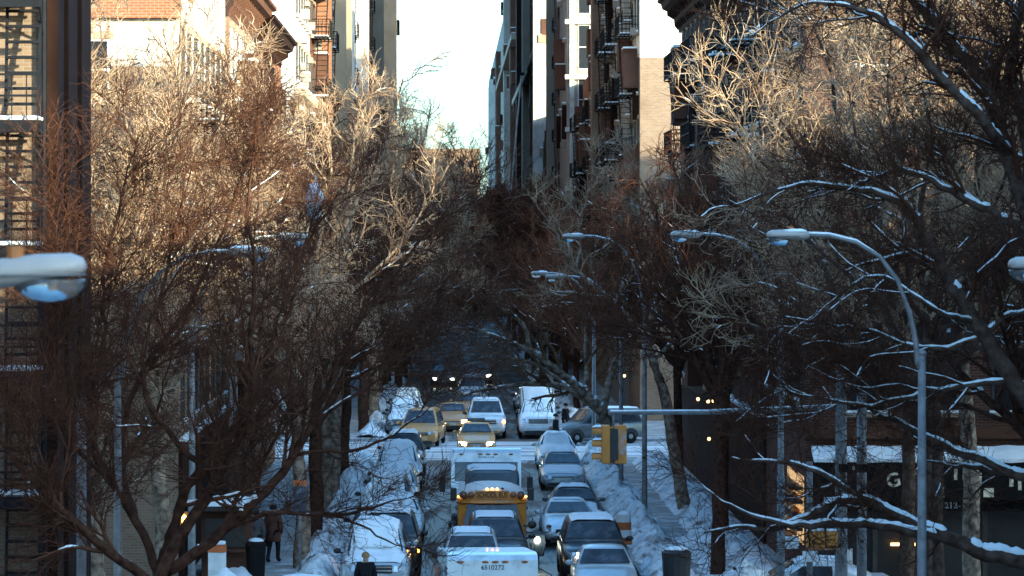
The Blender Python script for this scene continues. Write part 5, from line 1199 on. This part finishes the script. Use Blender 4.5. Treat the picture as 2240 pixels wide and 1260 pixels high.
ma = MB().tube([(0, 0, lz(890)), (lx(1550), 0, lz(902)), (lx(1330), 0, lz(903))], [0.07, 0.06, 0.05], 8).build('mast_arm', 'pole_steel', t, smooth=True)
MB().tube([(0.0, 0, lz(890) + .05), (lx(1550), 0, lz(902) + 0.045), (lx(1335), 0, lz(903) + .04)], 0.035, 6).build('snow', 'snow', ma)
MB().tube([(0, 0, lz(720)), (lx(1500), 0, lz(900))], 0.012, 5).build('guy_wire', 'iron', t)
MB().tube([(lx(1342), 0, lz(905)), (lx(1342), 0, lz(935))], 0.035, 8).build('hanger', 'pole_steel', t)
MB().tube([(lx(1318), 0, lz(936)), (lx(1366), 0, lz(936))], 0.03, 8).build('bracket', 'signal_yellow_clean', t)
MB().box(lx(1330), lx(1352), -0.12, 0.12, lz(1006), lz(938)).build('backing', 'plastic_black', t)
signal_head(t, lx(1325), 0.0, (lz(938) + lz(1006)) / 2 - .0, 1, 'signal_yellow_clean')
signal_head(t, lx(1357), 0.03, (lz(938) + lz(1006)) / 2 - .0, 0, 'signal_yellow')
# one way sign and street name sign on the pole
sg = MB().box(lx(1797), lx(1866), -0.24, -0.2, lz(1107), lz(1083)).build('one_way_sign', 'sign_dark', t)
MB().box(lx(1800), lx(1863), -0.246, -0.241, lz(1104), lz(1086)).build('border', 'sign_white', sg)
MB().box(lx(1801.5), lx(1861.5), -0.252, -0.247, lz(1102.5), lz(1087.5)).build('arrow', 'sign_white', sg)
text('lettering', 'ONE WAY', 0.15, 'black_paint', sg, (lx(1831), -0.256, lz(1095.5)))
sn_ = MB().box(lx(1832), lx(1902), -0.3, -0.26, lz(1032), lz(1014)).build('street_name_sign', 'sign_dark', t)
text('lettering', '0', 0.14, 'sign_white', sn_, (lx(1865), -0.306, lz(1023)))
MB().box(lx(1826), lx(1838), -0.3, -0.1, lz(1190), lz(1020)).build('post', 'pole_steel', t)
pb = MB().box(lx(1762), lx(1802), -0.35, -0.05, lz(1196), lz(1160)).build('walk_signal', 'signal_yellow_clean', t, bevel=0.03)
MB().box(lx(1763), lx(1801), -0.34, -0.06, lz(1160) + .002, lz(1160) + 0.06).build('snow', 'snow', pb, bevel=0.03)
pb = MB().box(lx(1806), lx(1830), -0.35, -0.05, lz(1194), lz(1160)).build('walk_signal', 'signal_yellow_clean', t, bevel=0.03)
MB().box(lx(1807), lx(1829), -0.34, -0.06, lz(1160) + .002, lz(1160) + 0.05).build('snow', 'snow', pb, bevel=0.03)
MB().tube([(lx(1765), -0.2, lz(1200)), (lx(1835), -0.2, lz(1199))], 0.03, 8).build('bracket', 'signal_yellow', t)

def post(name, label, px_, py_top, d, r=0.06, m='pole_steel', cat='post'):
    p = P(px_, py_top, d)
    t = thing(name, label, cat, (p.x, d, 0.15)); MB().tube([(0, 0, 0), (0, 0, p.z - 0.15)], r, 10).build('shaft', m, t, smooth=True)
    MB().tube([(0, 0, 0), (0, 0, 0.35)], r * 1.5, 10).build('base', m, t)
    return t
post('signal_post', 'pale steel post right beside the mast-arm pole', 1885, 860, 100.5, 0.13)
t = post('sign_post', 'grey post with small white parking sign left of the yellow walk signals', 1708, 1045, 97.5, 0.10)
b_ = MB().box(0.10, 0.45, -0.13, -0.1, P(0, 1200, 97.5).z - .15, P(0, 1172, 97.5).z - .15).build('parking_sign', 'sign_white', t)
MB().box(0.10, 0.40, -0.13, -0.1, P(0, 1170, 97.5).z - .15, P(0, 1158, 97.5).z - .15).build('orange_sign', 'cone_orange', t)
t = post('sign_post', 'pale post carrying a white notice left of the one way sign', 1771, 1010, 103.0, 0.085)
MB().box(-0.2, 0.2, -0.12, -0.09, P(0, 1228, 103).z - .15, P(0, 1205, 103).z - .15).build('notice', 'sign_white', t)
t = post('walk_signal_post', 'grey post with a lit amber walk signal among the left branches', 418, 1080, 101.0, 0.085, cat='walk signal')
z = P(0, 1140, 101).z - .15
b_ = MB().box(-0.32, -0.07, -0.15, 0.1, z - 0.25, z + 0.25).build('signal_box', 'signal_yellow_clean', t, bevel=0.03)
MB().ell((-0.17, -0.16, z + 0.05), 0.07, 0.02, 0.14, 10, 6).build('hand_symbol', 'amber_lit', b_)
post('lamp_post', 'pale vertical post against the dark left house', 178, 870, 78.0, 0.10)
t = post('sign_post', 'post with blue parking sign on the left pavement', 656, 1045, 112.0, 0.05)
for (za, zc, m_) in ((1062, 1050, 'cone_orange'), (1120, 1064, 'paint_blue')): MB().box(-0.2, 0.2, -0.09, -0.06, P(0, za, 112).z - .15, P(0, zc, 112).z - .15).build('sign_plate', m_, t)

# striped barrel and the dark litter bin on the right pavement
p = P(1350, 1120, 129)
t = thing('traffic_barrel', 'orange and white striped barrel in the snow below the traffic signal', 'barrel', (p.x, 124, 0.3))
for k in range(4): MB().tube([(0, 0, 0.24 * k), (0, 0, 0.24 * k + 0.235)], [0.28 - 0.015 * k, 0.27 - 0.015 * k], 14).build('band', ('cone_orange', 'sign_white')[k % 2], t)
MB().ell((0, 0, 0.97), 0.2, 0.2, 0.1, 12, 6).build('snow', 'snow', t)
def bin_(label, px_, d, m='plastic_black', r=0.3, h=1.0, lid=True):
    x_ = P(px_, 0, d).x; t = thing('litter_bin', label, 'litter bin', (x_, d, 0.15))
    MB().tube([(0, 0, 0), (0, 0, h * .95), (0, 0, h)], [r * .85, r, r * 1.04], 14).build('drum', m, t)
    MB().tube([(0, 0, h + .001), (0, 0, h + 0.08)], [r * 1.0, r * .8], 14).build('lid', m, t)
    MB().ell((0, 0, h + 0.08), r * .8, r * .8, 0.1, 12, 6, 0.0, 1.0).build('snow', 'snow', t, smooth=True)
bin_('dark litter bin under the leaning trunk at the right corner', 1480, 108.6, r=0.42, h=1.15)
bin_('wire litter bin on the left corner pavement', 560, 113.5, 'iron')
# newspaper boxes and newsstand on the left corner
x_ = P(475, 0, 110).x
t = thing('newspaper_box', 'white and orange newspaper box in the snow on the left corner', 'newspaper box', (x_, 110, 0.15))
MB().box(-0.25, 0.25, -0.2, 0.2, 0.35, 1.05).build('cabinet', 'sign_white', t, bevel=.02); MB().box(-0.26, 0.26, -0.21, 0.21, 1.052, 1.25).build('header', 'cone_orange', t); MB().box(-0.18, 0.18, -0.17, 0.17, 0, 0.349).build('pedestal', 'plastic_black', t); MB().box(-0.24, 0.24, -0.2, 0.2, 1.252, 1.36).build('snow', 'snow', t, bevel=0.05)
x_ = P(490, 0, 113).x
t = thing('newsstand', 'dark newsstand with snow heaped on its roof on the left corner', 'newsstand', (x_, 113.5, 0.15))
MB().box(-0.7, 0.7, 0, 2.4, 0.0, 2.0).build('cabin', 'brown_stone', t); MB().box(-0.95, 0.95, -0.5, 2.6, 2.002, 2.14).build('roof', 'shop_dark', t)
MB().box(-0.6, 0.6, -0.04, -0.001, 0.9, 1.75).build('hatch', 'shop_dark', t); MB().box(-0.62, 0.62, -0.35, -0.041, 0.78, 0.86).build('counter', 'brown_stone', t)
b = MB(); rows = []
for i in range(13):
    q = i / 12; rows.append([(-0.93 + 1.86 * q, y_, 2.141 + (0.20 * math.sin(math.pi * min(1, max(0, q))) ** .4 * math.sin(math.pi * v) ** .4 * (0.9 + .4 * mnoise.noise(Vector((q * 5, v * 5, 1)))))) for v, y_ in zip(np.linspace(0, 1, 9), np.linspace(-.48, 2.58, 9))])
b.loft(rows, closed=False).build('snow', 'snow', t, smooth=True)
# plastic bags caught in branches
def bag(label, x, y, d, h, lean=0.0):
    p = P(x, y, d); t = thing('plastic_bag', label, 'plastic bag', p); rows = []
    for i in range(9):
        q = i / 8; w_ = h * 0.19 * (0.25 + 1.1 * math.sin(math.pi * (0.12 + 0.8 * q)))
        rows.append([(w_ * math.cos(a) * (1 + .25 * mnoise.noise(Vector((a, q * 4, x)))) + lean * q, 0.5 * w_ * math.sin(a), -h * q + 0.04 * mnoise.noise(Vector((a * 2, q * 3, 5)))) for a in np.linspace(0, 2 * math.pi, 14)[:-1]])
    MB().loft(rows).build('film', 'plastic_bag', t, smooth=True)
    MB().tube([(0, 0, 0.25 * h), (0.03, 0, 0.1), (0, 0, -0.02)], 0.02, 6).build('handle', 'plastic_bag', t)
bag('pale blue torn plastic bag caught high in the left branches', 688, 402, 77.5, 0.72)
bag('white plastic bag snagged on a low branch over the left cars', 812, 1056, 76.5, 0.42, -0.16)
# flagpole-like pole leaning out from the right facade
t = thing('scaffold_cable', 'long pale cable slanting down in front of the far right facades', 'cable', P(1117, 430, 330)); p0 = P(1117, 430, 330); p1 = P(1140, 165, 330)
MB().tube([(0, 0, 0), tuple((p1 - p0) * 0.5), tuple(p1 - p0)], 0.07, 6).build('strand', 'frame_white', t)
MB().box(p1.x - p0.x - .3, p1.x - p0.x + .3, -.3, .3, p1.z - p0.z, p1.z - p0.z + .25).build('anchor', 'iron', t)
# round evergreen shrub-like street lights strings left out; small warm shop lamps on the right facade
for i, (x, y) in enumerate(((1527, 873), (1549, 878), (1561, 877), (1551, 960), (1366, 822))):
    p = P(x, y, 170 if x < 1400 else 139.5)
    p = Vector((9.7, p.y, p.z)) if x >= 1400 else p
    p.x = (x - VX) * p.y / F
    t = thing('shop_lamp', ('warm lamp bulb on the right facade, leftmost of three', 'warm lamp bulb on the right facade, middle of three', 'warm lamp bulb on the right facade, rightmost of three', 'single warm lamp below the three bulbs on the right facade', 'warm lamp glowing behind the leaning tree')[i], 'lamp', p)
    MB().ell((0, 0, 0), 0.06, 0.06, 0.07, 10, 6).build('bulb', 'tube_lit', t); MB().tube([(0, 0, 0.06), (0, 0, 0.16), (0.4, 0.1, 0.2)], 0.02, 6).build('bracket', 'iron', t)

# ------------------------------------------------------------------ people
def person(label, x, d, h=1.72, rz=0.0, coat='coat_black', hat=None, stride=0.18, z=0.15, bag=False):
    t = thing('person', label, 'person', (x, d, z), rz); s = h / 1.72
    J = dict(pel=(0, 0, .95), ch=(0, .02, 1.30), nk=(0, .0, 1.46), hd=(0, -.02, 1.56), top=(0, -.02, 1.68),
             hl=(-.09, 0, .90), kl=(-.10, -stride * .6, .50), al=(-.10, -stride * .5, .08), fl=(-.11, -stride * .5 - .16, .04),
             hr=(.09, 0, .90), kr=(.10, stride * .2, .50), ar=(.10, stride, .08), fr=(.11, stride - .16, .04),
             sl=(-.19, .02, 1.38), el=(-.25, .05, 1.10), wl=(-.24, -.06, .88), pl=(-.24, -.1, .80), sr=(.19, .02, 1.38), er=(.25, .04, 1.10), wr=(.25, -.08, .88), pr=(.25, -.12, .80))
    rad = dict(pel=.15, ch=.16, nk=.06, hd=.095, top=.07, hl=.10, kl=.065, al=.045, fl=.04, hr=.10, kr=.065, ar=.045, fr=.04, sl=.075, el=.052, wl=.035, pl=.035, sr=.075, er=.052, wr=.035, pr=.035)
    def skin(name, keys, edges, root, grow, m, par):
        me = bpy.data.meshes.new(name); me.from_pydata([tuple(c * s for c in J[k]) for k in keys], [(keys.index(a), keys.index(b)) for a, b in edges], [])
        o = obj(name, me, par); md = o.modifiers.new('skin', 'SKIN'); md.use_smooth_shade = True
        for i, k in enumerate(keys):
            v = me.skin_vertices[0].data[i]; r_ = (rad[k] + grow) * s; v.radius = (r_, r_ * (0.8 if k in ('pel', 'ch') else 1)); v.use_root = (k == root)
        sb = o.modifiers.new('sub', 'SUBSURF'); sb.levels = 1; sb.render_levels = 1
        me.materials.append(M[m]); return o
    keys = list(J)
    ed = [('pel', 'ch'), ('ch', 'nk'), ('nk', 'hd'), ('hd', 'top'), ('pel', 'hl'), ('hl', 'kl'), ('kl', 'al'), ('al', 'fl'), ('pel', 'hr'), ('hr', 'kr'), ('kr', 'ar'), ('ar', 'fr'), ('ch', 'sl'), ('sl', 'el'), ('el', 'wl'), ('wl', 'pl'), ('ch', 'sr'), ('sr', 'er'), ('er', 'wr'), ('wr', 'pr')]
    skin('body', keys, ed, 'pel', 0.0, 'skin', t)
    lk = ['pel', 'hl', 'kl', 'al', 'fl', 'hr', 'kr', 'ar', 'fr']; skin('trousers', lk, [e for e in ed if e[0] in lk and e[1] in lk], 'pel', 0.018, 'trousers', t)
    ck = ['pel', 'ch', 'nk', 'sl', 'el', 'wl', 'sr', 'er', 'wr']; skin('coat', ck, [e for e in ed if e[0] in ck and e[1] in ck], 'pel', 0.035, coat, t)
    MB().loft([[(q * s * math.cos(a), q * .75 * s * math.sin(a), zz * s) for a in np.linspace(0, 2 * math.pi, 15)[:-1]] for q, zz in ((.24, .62), (.23, .8), (.21, 1.0), (.19, 1.1))]).build('coat_skirt', coat, t, smooth=True)
    hm = hat or 'trousers'
    MB().ell((0, .012 * s, 1.635 * s), .115 * s, .125 * s, .12 * s, 14, 8, -0.25, 1.0).build('hat' if hat else 'hair', hm, t, smooth=True)
    MB().ell((0, -.115 * s, 1.575 * s), .016 * s, .025 * s, .028 * s, 6, 5).build('nose', 'skin', t)
    for e in (-1, 1): MB().ell((e * .036 * s, -.105 * s, 1.60 * s), .012 * s, .008 * s, .008 * s, 6, 4).build('eye', 'plastic_black', t)
    if bag: MB().box(.24 * s, .36 * s, -.3 * s, .12 * s, .45 * s, .82 * s).build('shoulder_bag', 'coat_black', t, bevel=.04)
    return t
person('person in a brown coat walking on the left pavement behind the dark branches', P(598, 0, 119).x, 119, 1.76, R(160), 'coat_brown', stride=0.22, bag=True)
person('person in a dark grey coat beside the brown-coated walker', P(560, 0, 117.5).x, 117.5, 1.7, R(170), 'coat_grey', stride=0.15)
person('person in a tan hat at the bottom of the picture by the snowy car', P(800, 0, 103.5).x, 103.5, 1.7, R(10), 'coat_black', 'hat_tan', z=0.006)
person('person in black standing by the snow-heaped pickup at the far right corner', P(1216, 0, 184).x, 184, 1.75, R(100), 'coat_black', z=0.006)
person('person in black half hidden behind the grey crossover at the far right', P(1241, 0, 191.0).x, 193.5, 1.7, R(60), 'coat_black')
